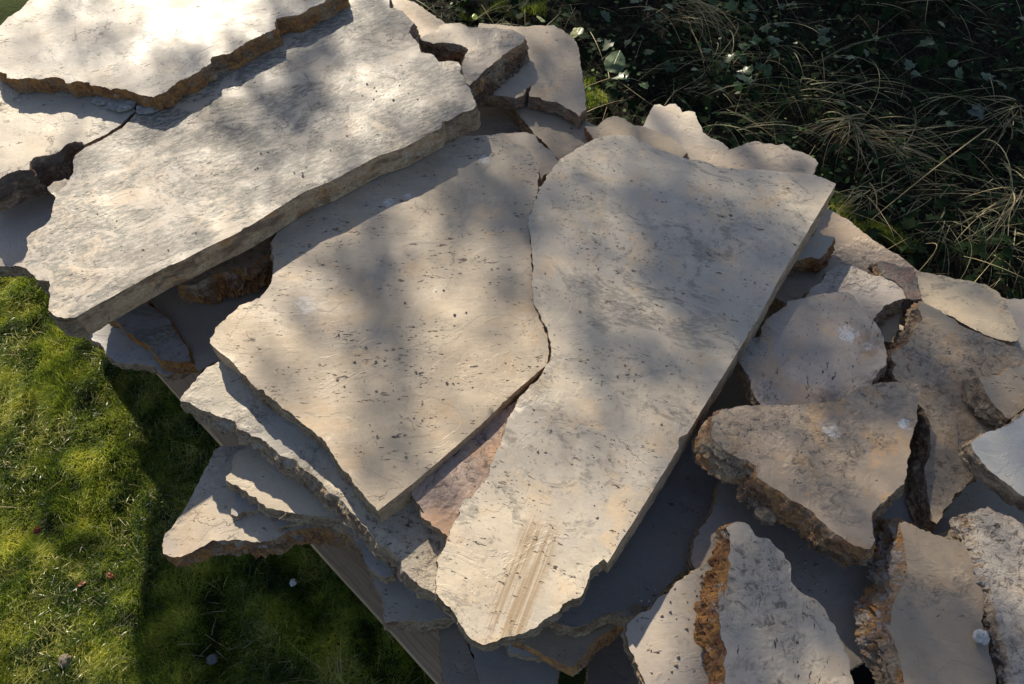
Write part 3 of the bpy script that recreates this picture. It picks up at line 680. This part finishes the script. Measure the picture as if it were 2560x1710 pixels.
# ------------------------------------------------------------------ undergrowth (upper right)
BUSH = [(780, -140), (2500, -140), (2560, 760), (2300, 720), (2080, 640), (1880, 420), (1850, 300), (1650, 330), (1480, 240), (1350, 280), (1330, 120), (1280, 60), (1000, 60), (900, 20)]
BUSH2 = [(860, -160), (2560, -160), (2620, 860), (2300, 800), (2000, 700), (1700, 420), (1300, 300), (1200, 150), (900, 100)]
def ivy_shape():
    # five lobed outline, x sideways, y along the midrib
    o = [(0, -.02), (.22, -.10), (.34, .02), (.50, .20), (.30, .34), (.36, .62), (.14, .66), (0, 1.0)]
    return o + [(-x, y) for x, y in o[1:-1]][::-1]
def leaves(name, xy, z, size, mat, tiltmax=.9, kind_oval=False):
    base = ivy_shape() if not kind_oval else [(0, 0), (.22, .12), (.32, .4), (.24, .7), (0, 1), (-.24, .7), (-.32, .4), (-.22, .12)]
    m = len(base); n = len(xy)
    B = np.array([(0, .42)]+base); x = B[:, 0]; y = B[:, 1]
    V = np.zeros((n, m+1, 3)); az = rng.uniform(0, 6.28, n); cup = rng.uniform(-.5, .7, n); tl = rng.uniform(0, tiltmax, n); ta = rng.uniform(0, 6.28, n)
    X = size[:, None]*x[None]; Y = size[:, None]*y[None]; Zl = size[:, None]*(cup[:, None]*(x[None]**2)*1.2 - .5*cup[:, None]*(y[None]-.4)**2)
    X2 = X*np.cos(az)[:, None]-Y*np.sin(az)[:, None]; Y2 = X*np.sin(az)[:, None]+Y*np.cos(az)[:, None]
    V[:, :, 0] = xy[:, :1]+X2; V[:, :, 1] = xy[:, 1:2]+Y2
    V[:, :, 2] = z[:, None]+Zl+np.tan(tl)[:, None]*(X2*np.cos(ta)[:, None]+Y2*np.sin(ta)[:, None])*.8
    idx = np.array([(0, k+1, (k+1) % m+1) for k in range(m)]); Q = (np.arange(n)[:, None, None]*(m+1)+idx[None]).reshape(-1, 3)
    return npmesh(name, V.reshape(-1, 3), Q, mat, smooth=True)
IV = leaf_mat('ivy_leaf_green', [(.3, (.004, .009, .003)), (.5, (.010, .024, .007)), (.7, (.03, .055, .014))], sc=9, rough=.75, transl=.1, spec=.12, fine=60)  # albedo lowered to near black, deep shade put into the leaf colour
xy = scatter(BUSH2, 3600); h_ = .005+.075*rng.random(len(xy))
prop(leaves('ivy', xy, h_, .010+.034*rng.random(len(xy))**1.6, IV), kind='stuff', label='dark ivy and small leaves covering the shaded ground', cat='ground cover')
CLV = leaf_mat('clover_green', [(.3, (.035, .085, .012)), (.5, (.09, .17, .025)), (.7, (.20, .27, .05))], sc=12, rough=.4, transl=.35, spec=.5, fine=60)
xy = scatter(BUSH2, 1300); xy = xy[nz(xy[:, 0], xy[:, 1], 7, 8) > -.05]
prop(leaves('small_weeds', xy, .05+.06*rng.random(len(xy)), .007+.011*rng.random(len(xy)), CLV, .8, True), kind='stuff', label='small bright weed leaves among the ivy', cat='ground cover')
BL = leaf_mat('broad_leaf', [(.32, (.012, .032, .010)), (.5, (.04, .08, .025)), (.66, (.12, .17, .06))], sc=25, rough=.35, transl=.2, spec=.5, fine=90)
xy = np.concatenate([scatter([(1290, 20), (1800, -20), (1760, 260), (1420, 260), (1350, 150)], 48), scatter([(1760, 60), (2347, 60), (2347, 420), (1850, 330)], 18)])
prop(leaves('broad_leaves', xy, .07+.05*rng.random(len(xy)), .022+.022*rng.random(len(xy)), BL, .8), kind='stuff', label='broad green ivy leaves catching light at the top centre', cat='ground cover')
GD = leaf_mat('shade_grass', [(.3, (.012, .02, .006)), (.5, (.045, .06, .016)), (.7, (.16, .15, .06))], sc=10, transl=.3)
xy = scatter(BUSH2, 6500)
prop(blades('undergrowth_grass', xy, .0*xy[:, 0], .04+.09*rng.random(len(xy)), .0010+.0013*rng.random(len(xy)), (.2, 1.3), GD, bend=1.2, segs=5), kind='stuff', label='thin grass blades in the dark undergrowth', cat='grass')
xy = scatter(BUSH2, 480)
prop(blades('straw_litter', xy, .04+.06*rng.random(len(xy)), .06+.14*rng.random(len(xy)), .0009+.0012*rng.random(len(xy)), (1.1, 1.6), DRY, bend=.5, segs=6, dirs=rng.normal(-.75, .9, len(xy))), kind='stuff', label='loose dry straw strewn over the ivy', cat='grass')
# moss fringe at the foot of the slabs
xy = np.concatenate([scatter([(1338, 200), (1362, 200), (1390, 260), (1345, 285)], 1500), scatter([(1880, 470), (1940, 480), (2090, 575), (2080, 600), (1900, 520)], 3000), scatter([(1040, 20), (1250, 30), (1250, 70), (1060, 50)], 3000)])
prop(blades('moss', xy, .03+.03*nz(xy[:, 0], xy[:, 1], 30, 3), .012+.014*rng.random(len(xy)), .0009+.0008*rng.random(len(xy)), (.0, 1.2), GR, bend=1.0, segs=2), kind='stuff', label='tufts of moss along the back edge of the slabs', cat='moss')

def tube(pts, r0, r1, k=6):
    V, F = [], []
    n = len(pts)
    for i, p in enumerate(pts):
        t = (pts[min(n-1, i+1)]-pts[max(0, i-1)]).normalized(); u = t.cross(Vector((.3, .2, 1))).normalized(); w = t.cross(u)
        r = r0+(r1-r0)*i/(n-1)
        for j in range(k):
            a = 6.283*j/k; V.append(p+(u*math.cos(a)+w*math.sin(a))*r)
    for i in range(n-1):
        for j in range(k): F.append((i*k+j, i*k+(j+1) % k, (i+1)*k+(j+1) % k, (i+1)*k+j))
    F.append(tuple(range(k))[::-1]); F.append(tuple((n-1)*k+j for j in range(k)))
    return V, F
def tuft(label, foot, tip, n, L, spread, wd=.0030, h=.05, mat=None, rise=.25):
    """tuft of dry grass fanning from a foot towards tip (pixel positions)"""
    a = uD(*foot, h); b_ = uD(*tip, h); az = math.atan2(b_.y-a.y, b_.x-a.x)
    root = Vector((a.x, a.y, .0)); V, F = [], []
    for _ in range(int(n*.62)):
        an = az+random.gauss(0, spread); l = L*random.uniform(.45, 1.15); s = 9; p = Vector((random.gauss(0, .012), random.gauss(0, .012), h*random.uniform(.2, 1)))
        el = random.uniform(.05, rise*2.4); curl = random.uniform(-.12, .12); sag = random.uniform(.05, .24); w = wd*random.uniform(.45, 1.2)
        tw = random.uniform(-.9, .9)
        i0 = len(V)
        for q in range(s+1):
            d = Vector((math.cos(an)*math.cos(el), math.sin(an)*math.cos(el), math.sin(el)))
            sd = Vector((-math.sin(an), math.cos(an), 0))*math.cos(tw)+Vector((0, 0, 1))*math.sin(tw)
            ww = w*(1-.85*(q/s)**1.5)*.5
            V += [p-sd*ww, p+sd*ww]
            p = p+d*(l/s); p.z = max(p.z, .012); an += curl*random.uniform(.3, 1.5); el -= sag; tw += random.uniform(-.15, .15)
        for q in range(s): F.append((i0+2*q, i0+2*q+1, i0+2*q+3, i0+2*q+2))
    o = mesh('dry_grass_tuft', V, F, mat or DRY); o.location = root
    return prop(o, label, 'dry grass', 'tufts of dead grass among the ivy')
tuft('long straw bundle hanging down from the top edge, left of centre of the undergrowth', (1570, -10), (1850, 190), 46, .36, .22, h=.09)
tuft('dry grass tuft fanning left at mid height above the grey brown slab', (1980, 255), (1650, 330), 40, .26, .45, h=.08)
tuft('pale tuft spraying down towards the tip of the wavy slab', (1960, 270), (1960, 370), 46, .20, .55, h=.09)
tuft('straw tuft trailing from the dark middle towards the right edge', (1990, 290), (2300, 420), 52, .36, .28, h=.08)
tuft('dense tangle of dry grass near the right edge below the long stem', (2347, 430), (1960, 600), 60, .34, .42, h=.09)
tuft('thin tuft of straw beside the corner of the long pale slab', (1985, 430), (1900, 500), 30, .16, .5, h=.08)
tuft('greenish straw arc crossing the ivy left of centre', (1850, 200), (1520, 250), 18, .30, .25, h=.08, mat=GL)
tuft('straw tuft lying over the ivy at the very right edge', (2340, 230), (2200, 470), 36, .28, .5, h=.07)
tuft('wispy dry grass at the top edge beside the small propped slab', (1180, 10), (1020, 30), 34, .2, .8, h=.07, wd=.0015)
tuft('dry tuft in the moss at the bottom edge left of the board', (760, 1560), (640, 1440), 22, .13, .9, h=.02, wd=.0018)
GG = leaf_mat('grey_green_blade', [(.36, (.05, .06, .03)), (.5, (.20, .20, .10)), (.62, (.55, .49, .28))], sc=12, transl=.3)
rs = random.Random(5)
V, F = [], []
for _ in range(300):      # long arching blades lying over one another, mostly combed towards the lower right
    c = rs.choice([(1500, 60), (1700, 120), (1850, 210), (1950, 300), (2100, 330), (2250, 430), (2150, 520), (2300, 560), (2000, 420), (1650, 290), (2330, 300), (1560, 200)])
    p0 = uD(c[0]+rs.gauss(0, 42), c[1]+rs.gauss(0, 30), .0); p = Vector((p0.x, p0.y, rs.uniform(.0, .06)))
    an = (-.75+.9*math.sin(c[0]*.9+c[1]))+rs.gauss(0, .33) if rs.random() < .85 else rs.uniform(0, 6.28); l = rs.uniform(.10, .36); s = 10
    el = rs.uniform(.2, 1.0); sag = rs.uniform(.1, .24); curl = rs.gauss(0, .07); w = rs.uniform(.0014, .0042); tw = rs.uniform(-.9, .9); i0 = len(V)
    for q in range(s+1):
        d = Vector((math.cos(an)*math.cos(el), math.sin(an)*math.cos(el), math.sin(el)))
        sd = Vector((-math.sin(an), math.cos(an), 0))*math.cos(tw)+Vector((0, 0, 1))*math.sin(tw)
        ww = w*(1-.9*(q/s)**1.7)*.5; V += [p-sd*ww, p+sd*ww]
        p = p+d*(l/s); p.z = max(p.z, .015); an += curl; el -= sag
    for q in range(s): F.append((i0+2*q, i0+2*q+1, i0+2*q+3, i0+2*q+2))
prop(mesh('arching_grass', V, F, GG), kind='stuff', label='long arching grey green grass blades over the ivy', cat='grass')
# crumbs of stone and bits of straw on the slabs
import bmesh
def crumbs(polyD, z, n, r, seed):
    rr = random.Random(seed); V, F = [], []
    for x, y in scatter(polyD, n, z):
        q = r*rr.uniform(.35, 1.3)**1.5; i0 = len(V); a = rr.uniform(0, 6)
        for k in range(5):
            b_ = a+k*1.257; V.append(Vector((x+math.cos(b_)*q*rr.uniform(.6, 1.2), y+math.sin(b_)*q*rr.uniform(.6, 1.2), z+q*rr.uniform(.0, .3))))
        V.append(Vector((x+rr.uniform(-.3, .3)*q, y+rr.uniform(-.3, .3)*q, z+q*rr.uniform(.6, 1.1))))
        F += [(i0+k, i0+(k+1) % 5, i0+5) for k in range(5)]
    return V, F
CV, CFc = [], []
for args in (([(700, 800), (1100, 600), (1200, 800), (900, 1080)], .5005, 60, .0020, 1), ([(1260, 500), (1800, 450), (1500, 1100), (1150, 1400)], .5055, 70, .0020, 2), ([(200, 500), (900, 150), (1000, 240), (300, 620)], .5495, 60, .0020, 3),
             ([(540, 840), (620, 900), (1000, 1340), (980, 1180), (700, 950)], .4575, 70, .0022, 4), ([(1640, 960), (2080, 900), (2000, 1200), (1700, 1050)], .521, 50, .0022, 5), ([(1450, 1380), (1620, 1290), (1600, 1560), (1480, 1560)], .4405, 30, .0024, 6),
             ([(460, 1130), (520, 1030), (600, 1200), (450, 1240)], .346, 40, .0022, 7), ([(1700, 1220), (1900, 1240), (1980, 1380), (1800, 1350)], .4255, 60, .0024, 8), ([(2050, 750), (2300, 850), (2150, 950)], .464, 40, .0022, 9)):
    v_, f_ = crumbs(*args); k0 = len(CV); CV += v_; CFc += [tuple(a+k0 for a in t) for t in f_]
prop(mesh('stone_crumbs', CV, CFc, plain('crumb_stone', (.42, .34, .26), sc=200)), kind='stuff', label='small crumbs of broken stone lying on the slabs', cat='crumbs')
for lab, p0, p1, z_ in (('little bent straw lying across the sunlit sliver', (640, 1190), (655, 1177), .408), ('short straw stuck upright in the hollow beside the tan slab', (581, 740), (583, 772), .43),
                        ('thin straw on the dark slab in the hollow', (600, 700), (560, 760), .415), ('short dry stalk lying on the shaded slab above the board', (940, 1420), (948, 1400), .39)):
    a_, b_ = uD(*p0, z_), uD(*p1, z_+.006)
    pp = [a_.lerp(b_, t/8)+Vector((.004*math.sin(t/8*3.1), 0, .004*math.sin(t/8*3.1))) for t in range(9)]
    V, F = tube([p-a_ for p in pp], .0008, .0005); o = mesh('straw_stem', V, F, DRY); o.location = a_; prop(o, lab, 'straw')
# single long stem
a_, b_ = uD(1995, 505, .10), uD(2262, 296, .16)
pp = [a_.lerp(b_, t/10)+Vector((0, 0, .012*math.sin(t/10*3.1))) for t in range(11)]
V, F = tube([p-a_ for p in pp], .0010, .0018); o = mesh('straw_stem', V, F, DRY); o.location = a_
prop(o, 'single long straight pale straw stem crossing the dark undergrowth at right', 'straw')
for lab, p0, p1, hh in (('thin drooping straw stem left of the pale ivy leaf, arching over it', (1420, 20), (1560, 100), .10),
                    ('upright thin straw stalk bent over at the right edge', (2347, 560), (2330, 480), .08),
                    ('thin curved stalk at the foot of the smooth tan slab', (2090, 640), (2120, 560), .06)):
    a_, b_ = uD(*p0, hh), uD(*p1, hh+.05)
    pp = [a_.lerp(b_, t/12)+Vector((.02*math.sin(t/12*3.1), 0, .05*math.sin(t/12*3.1))) for t in range(13)]
    V, F = tube([p-a_ for p in pp], .0011, .0006); o = mesh('straw_stem', V, F, DRY); o.location = a_; prop(o, lab, 'straw')
# bigger single leaves
def big_leaf(label, px, size, az, col, tilt=(0, 0), h=.1, name='ivy_leaf', cup=.35, group='single leaves among the ivy', oval=False):
    b = NB(name+'_mat'); tc = b.n('TexCoord').outputs['Object']; x = b.n('SeparateXYZ', {0: tc})
    ax_ = b.math('ABSOLUTE', x.outputs[0]); vein = b.mr(ax_, 0, .0012, 1, 0)
    lat = b.math('ABSOLUTE', b.math('SINE', b.math('MULTIPLY', b.math('SUBTRACT', x.outputs[1], b.math('MULTIPLY', ax_, .9)), 3.14/(size*.19))))
    vein = b.math('MAXIMUM', vein, b.math('MULTIPLY', b.mr(lat, 0, .22, 1, 0), .7))
    c = b.mix(b.mr(b.noise(tc, 60, 5, .6), .3, .7), tuple(v*.7 for v in col), tuple(v*1.2 for v in col)); c = b.mix(b.math('MULTIPLY', vein, .5), c, tuple(min(1, v*2.2) for v in col))
    bp = b.n('Bump', {'Height': vein, 'Strength': .6, 'Distance': .0015, }).outputs[0]
    pr = b.n('BsdfPrincipled', {'Base Color': c, 'Roughness': .38, 'Normal': bp}); tr = b.n('BsdfTranslucent', {'Color': c}); mx = b.n('MixShader', {0: .2, 1: pr.outputs[0], 2: tr.outputs[0]})
    b.t.links.new(mx.outputs[0], b.out.inputs[0])
    out = ivy_shape() if not oval else [(0, 0), (.2, .05), (.34, .25), (.36, .5), (.25, .78), (0, 1), (-.25, .78), (-.36, .5), (-.34, .25), (-.2, .05)]
    pts = []
    for k in range(len(out)):
        p, q = Vector(out[k]), Vector(out[(k+1) % len(out)])
        for s in range(4): pts.append(p.lerp(q, s/4))
    V = []; m = len(pts); seed = random.random()*50
    for r in range(6):
        f = 1-r/6
        for p in pts:
            x_, y_ = p.x*f, .42+(p.y-.42)*f
            V.append((x_*size, y_*size, size*(-cup*x_*x_*1.6-cup*.5*(y_-.4)**2+.06*noise.noise(Vector((x_*4+seed, y_*4, 0))))))
    V.append((0, .42*size, 0)); F = []
    for r in range(5):
        for k in range(m): F.append((r*m+k, r*m+(k+1) % m, (r+1)*m+(k+1) % m, (r+1)*m+k))
    for k in range(m): F.append((5*m+k, 5*m+(k+1) % m, 6*m))
    o = mesh(name, V, F, b.m, smooth=True); o.location = uD(*px, h); o.rotation_euler = (tilt[0], tilt[1], az)
    prop(o, label, 'leaf', group); return o
big_leaf('largest round pale green leaf beside the right side of the back slab', (1400, 165), .085, -.35, (.12, .17, .08), (.25, .2), .10, oval=True)
big_leaf('crumpled yellowish leaf at the corner of the back slab', (1325, 80), .065, .3, (.17, .19, .08), (-.3, -.5), .10, oval=True)
big_leaf('shiny grey green leaf below the round pale leaf', (1660, 205), .036, .9, (.09, .13, .07), (.1, .4), .08)
big_leaf('small pale leaf right of the shiny grey green leaf', (1712, 190), .030, -.6, (.14, .20, .10), (.3, .1), .09)
big_leaf('bright green leaf lit by the sun in the middle of the ivy', (1700, 195), .036, 1.8, (.10, .20, .025), (.2, -.3), .10)
big_leaf('slender pale leaf alone in the dark right of the straw bundle', (2175, 150), .034, -1.0, (.17, .22, .12), (.2, .2), .08, oval=True)
big_leaf('pair of pale ivy leaves, the left one, right of the straw bundle', (2090, 155), .036, .4, (.10, .14, .09), (.3, -.2), .08)
big_leaf('pointed ivy leaf in the dark upper right with a lit rim', (2310, 195), .050, 1.3, (.07, .11, .06), (.2, .3), .07)
big_leaf('greyish ivy leaf at the heart of the undergrowth above the long stem', (2240, 265), .055, -.4, (.07, .10, .07), (.1, .2), .07)
big_leaf('yellow green leaf at the top edge beside the wispy dry grass', (1090, 45), .026, .2, (.22, .30, .03), (.2, .1), .09, oval=True)
big_leaf('pale curled leaf at the top edge right of the yellow green leaf', (1250, 50), .034, 1.2, (.30, .34, .16), (.4, .3), .10, oval=True)
for k, (lab, px) in enumerate((('tiny red dry leaf on the moss near the left edge', (82, 1225)), ('tiny red dry leaf on the moss left of the jutting slab', (262, 1322)), ('tiny reddish leaf lowest on the moss at left', (195, 1330)))):
    big_leaf(lab, px, .018, k*1.3, (.16, .03, .012), (.3, .4), .016, 'fallen_leaf', group='fallen leaves on the moss', oval=True)

# ------------------------------------------------------------------ pebbles and crumbs
def lump(name, label, px, z, r, col, cat, sq=(1, 1, .8), group=None, rough=.7):
    import bmesh
    bm = bmesh.new(); bmesh.ops.create_icosphere(bm, subdivisions=4, radius=1)
    s = random.random()*40
    for v in bm.verts:
        n3 = v.co*1.6+Vector((s, 0, 0)); d = 1+.35*noise.noise(n3)+.16*noise.noise(n3*3)+.07*noise.noise(n3*8)
        v.co = Vector((v.co.x*d*sq[0], v.co.y*d*sq[1], v.co.z*d*sq[2]))*r
    me = bpy.data.meshes.new(name); bm.to_mesh(me); bm.free(); me.materials.append(plain(name+'_mat', col, rough, bump=.002, sc=120))
    o = bpy.data.objects.new(name, me); C.objects.link(o); p = uD(*px, z); o.location = (p.x, p.y, z+r*.3)
    return prop(o, label, cat, group)
lump('pebble', 'small round white pebble on the shaded grass below the jutting slab', (672, 1336), .015, .0065, (.75, .75, .72), 'pebble')
lump('pebble', 'rough grey white pebble near the bottom edge in the dark grass', (487, 1512), .015, .009, (.16, .17, .18), 'pebble')
lump('pebble', 'flat tan pebble in the moss near the lower left corner', (150, 1515), .012, .011, (.30, .25, .18), 'pebble')
lump('mortar_lump', 'white mortar crumb on the right edge of the smooth tan shard', (2247, 1460), .495, .009, (.66, .66, .64), 'mortar')
lump('mortar_lump', 'pebbly tan mortar lump stuck below the quadrilateral shard edge', (1756, 1180), .482, .016, (.36, .26, .17), 'mortar', (1.1, 1, .9))
for k, (px, z_, r_, c_, lb) in enumerate((((1428, 1408), .385, .012, (.48, .38, .25), 'tan chip of stone by the tip of the dark shaded slab'), ((1462, 1398), .392, .008, (.34, .26, .19), 'smaller brown chip beside the tan chip at the dark slab tip'),
        ((2178, 1236), .44, .012, (.46, .38, .28), 'tan chip in the dark gap under the pale corner slab'), ((2120, 745), .40, .012, (.30, .22, .16), 'brown chip at the bottom of the hole beside the rounded shard'),
        ((1612, 1322), .425, .008, (.42, .36, .30), 'grey chip lying where the dark slab meets the smooth shaded slab'), ((590, 800), .415, .008, (.36, .29, .23), 'brown chip on the dark slab in the hollow'))):
    lump('stone_chip', lb, px, z_, r_, c_, 'stone chip', (1.5, .9, .55), 'loose chips of stone in the gaps')
def crust(px, z, r, parent):
    o = lump('mortar_crust', None, px, z, r, (.46, .45, .42), None, (1.6, 1, .28))
    o.parent = parent; o.location = o.location-parent.location
    return o
top1 = [o for o in C.objects if o.get('label', '').startswith('sunlit cream slab topmost')][0]
for px, r in (((240, 233), .014), ((280, 244), .017), ((338, 254), .013), ((655, 139), .004)):
    crust(px, .548, r, top1)

# ------------------------------------------------------------------ the tree that shades the scene (stands behind the camera's view)
BARK = plain('bark', (.12, .09, .065), bump=.006, sc=14)
def lift(px, dist, z=.5):
    """the point dist metres towards the sun from what lies at this pixel"""
    return uD(*px, z)-SV*dist
tree = empty('shade_tree', (0.6, 7.2, 0))
prop(tree, 'leafy tree standing behind the undergrowth and shading the stack', 'tree')
def limb(name, pts, r0, r1):
    q = []
    for i in range(len(pts)-1):
        for s in range(8): q.append(pts[i].lerp(pts[i+1], s/8))
    q.append(pts[-1]); q = [p+Vector((noise.noise(p*1.3), noise.noise(p*1.3+Vector((7, 0, 0))), 0))*.05 for p in q]
    V, F = tube([p-tree.location for p in q], r0, r1, 8)
    return mesh(name, V, F, BARK, tree, smooth=True)
fork = Vector((1.9, 6.4, 4.2))
limb('trunk', [Vector((.6, 7.2, -.1)), Vector((1.0, 7.0, 1.4)), Vector((1.5, 6.7, 3.0)), fork], .16, .09)
LEAFM = leaf_mat('tree_leaf', [(.3, (.03, .06, .012)), (.5, (.05, .09, .02)), (.7, (.09, .12, .03))], sc=5, transl=.25)
parts = []
def hang(P, d, size, z):
    n = len(P); c = np.stack([P[:, 0]-SV.x*d, P[:, 1]-SV.y*d, z-SV.z*d], 1)
    s = size*rng.uniform(.6, 1.3, n)
    a = rng.normal(size=(n, 3)); a /= np.linalg.norm(a, axis=1)[:, None]; b_ = np.cross(a, rng.normal(size=(n, 3))); b_ /= np.linalg.norm(b_, axis=1)[:, None]
    parts.append(np.stack([c-a*s[:, None], c+b_*(s*.5)[:, None], c+a*s[:, None], c-b_*(s*.5)[:, None]], 1))
def canopy(polyD, tau, d0, d1, size, z, keep=None):
    """leaves hung so that they veil what lies inside the outline; tau is how many leaves deep"""
    Q = [uD(x, y, z) for x, y in polyD]
    A = abs(sum(Q[k].x*Q[(k+1) % len(Q)].y-Q[(k+1) % len(Q)].x*Q[k].y for k in range(len(Q)))/2)*math.sin(EL)
    n = int(tau*A/(size*size*.46)); P = scatter(polyD, n, z); d = rng.uniform(d0, d1, n)
    if keep is not None: m = keep(P); P, d = P[m], d[m]
    hang(P, d, size, z)
def sprig(cx, cy, rx, ry, tau, z=.5, d=5.8, size=.02):
    """a hanging sprig of leaves whose soft shadow lands round this pixel"""
    p0 = uD(cx, cy, z); ax_, bx = (uD(cx+rx, cy, z)-p0).length, (uD(cx, cy+ry, z)-p0).length
    n = int(tau*3.14*ax_*bx*2*math.sin(EL)/(size*size*.46))
    P = np.stack([p0.x+rng.normal(0, ax_, n), p0.y+rng.normal(0, bx, n)], 1)
    hang(P, d+rng.normal(0, .15, n), size, z)
    e = p0-SV*d
    limb('branch', [fork, fork.lerp(e, .5)+Vector((0, 0, .3)), e], .010, .003)
for a in [(297, 40, 24, 100, .8), (640, 330, 90, 45, .7), (745, 310, 40, 90, 1.2), (690, 190, 50, 40, .6), (960, 150, 60, 35, .6), (200, 470, 40, 25, .4), (560, 420, 70, 30, .4), (440, 330, 50, 30, .3), (100, 60, 40, 40, .5), (520, 60, 40, 40, .4),
          (1110, 430, 75, 55, 1.3), (1190, 510, 40, 55, 1.2), (840, 580, 55, 60, .9), (850, 720, 40, 70, .8), (890, 930, 45, 90, .8), (700, 760, 45, 40, .4), (1010, 1060, 50, 45, .5), (1150, 640, 35, 60, .4), (640, 840, 50, 35, .4),
          (1450, 440, 80, 45, 1.0), (1560, 580, 60, 75, 1.5), (1690, 500, 60, 45, 1.0), (1620, 680, 45, 55, 1.1), (1380, 790, 50, 45, 1.0), (1490, 850, 50, 45, .8), (1330, 600, 50, 60, .6), (1340, 1000, 60, 45, .5), (1730, 620, 40, 50, .7),
          (1240, 120, 60, 60, .8), (1230, 260, 60, 40, .8), (1750, 820, 60, 60, 1.2), (1950, 960, 90, 60, .9), (2150, 850, 60, 60, .8), (1800, 1400, 70, 90, .6), (2150, 1400, 60, 110, .9), (1640, 350, 90, 40, .6)]:
    sprig(a[0], a[1], a[2]*1.15, a[3]*1.2, a[4]*1.75)
# thick crown over the upper right ground, thinning towards the slabs and along the straw
STRAW = [(1430, -60), (1640, -80), (1960, 200), (2200, 330), (2420, 420), (2420, 640), (2150, 640), (1900, 560), (1850, 430), (1450, 330), (1640, 200)]
SP = [tuple(uD(*q, .06))[:2] for q in STRAW]
def offstraw(P): return ~inpoly(P[:, 0], P[:, 1], SP)
DARK = [(1300, -500), (2900, -500), (2900, 900), (2300, 640), (1950, 420), (1850, 300), (1500, 220), (1330, 40)]
canopy(DARK, 4.5, 3.4, 5.5, .05, .06, keep=offstraw)
canopy(DARK, .9, 3.6, 6.0, .05, .06, keep=lambda P: nz(P[:, 0], P[:, 1], 9, 22) > -.1)
canopy(STRAW, 1.15, 4.2, 6.0, .032, .06)
canopy([(900, -300), (1350, -300), (1350, 60), (1050, 0)], 1.6, 4, 6, .04, .06)
# loose twigs over the two big slabs, open over the lower tip
canopy([(560, 480), (1200, 200), (1420, 240), (1980, 400), (1640, 900), (1450, 1130), (1180, 1100), (900, 1200), (640, 950)], .16, 5.2, 7.0, .022, .5, keep=lambda P: nz(P[:, 0], P[:, 1], 12, 31) > -.45)
canopy([(60, -300), (1250, -300), (1150, 300), (300, 640), (-100, 560)], .25, 5.4, 7.0, .022, .55, keep=lambda P: nz(P[:, 0], P[:, 1], 10, 33) > -.1)
canopy([(880, -60), (1330, -60), (1500, 220), (1880, 330), (1860, 400), (1400, 300), (1200, 300)], .75, 5.2, 6.8, .024, .46, keep=lambda P: nz(P[:, 0], P[:, 1], 14, 51) > -.5)
# light veil over the right hand shards
canopy([(1290, 290), (1900, 360), (2800, 800), (2800, 1900), (1400, 1900), (1560, 1150), (1900, 480)], .45, 5.5, 7.2, .022, .48)
canopy([(1650, 620), (2800, 780), (2800, 1900), (1500, 1900), (1500, 1400)], 1.05, 5.5, 7.2, .022, .48, keep=lambda P: nz(P[:, 0], P[:, 1], 9, 23) > -.25)
canopy([(-250, 1180), (150, 1180), (330, 1400), (420, 1800), (-300, 1800)], 1.0, 5.5, 6.8, .03, .0, keep=lambda P: nz(P[:, 0], P[:, 1], 12, 25) > -.2)
V = np.concatenate(parts).reshape(-1, 3)-np.array(tree.location)[None]
cr_ = npmesh('crown', V, np.arange(len(V)).reshape(-1, 4), LEAFM, tree)
cr_['kind'] = 'stuff'
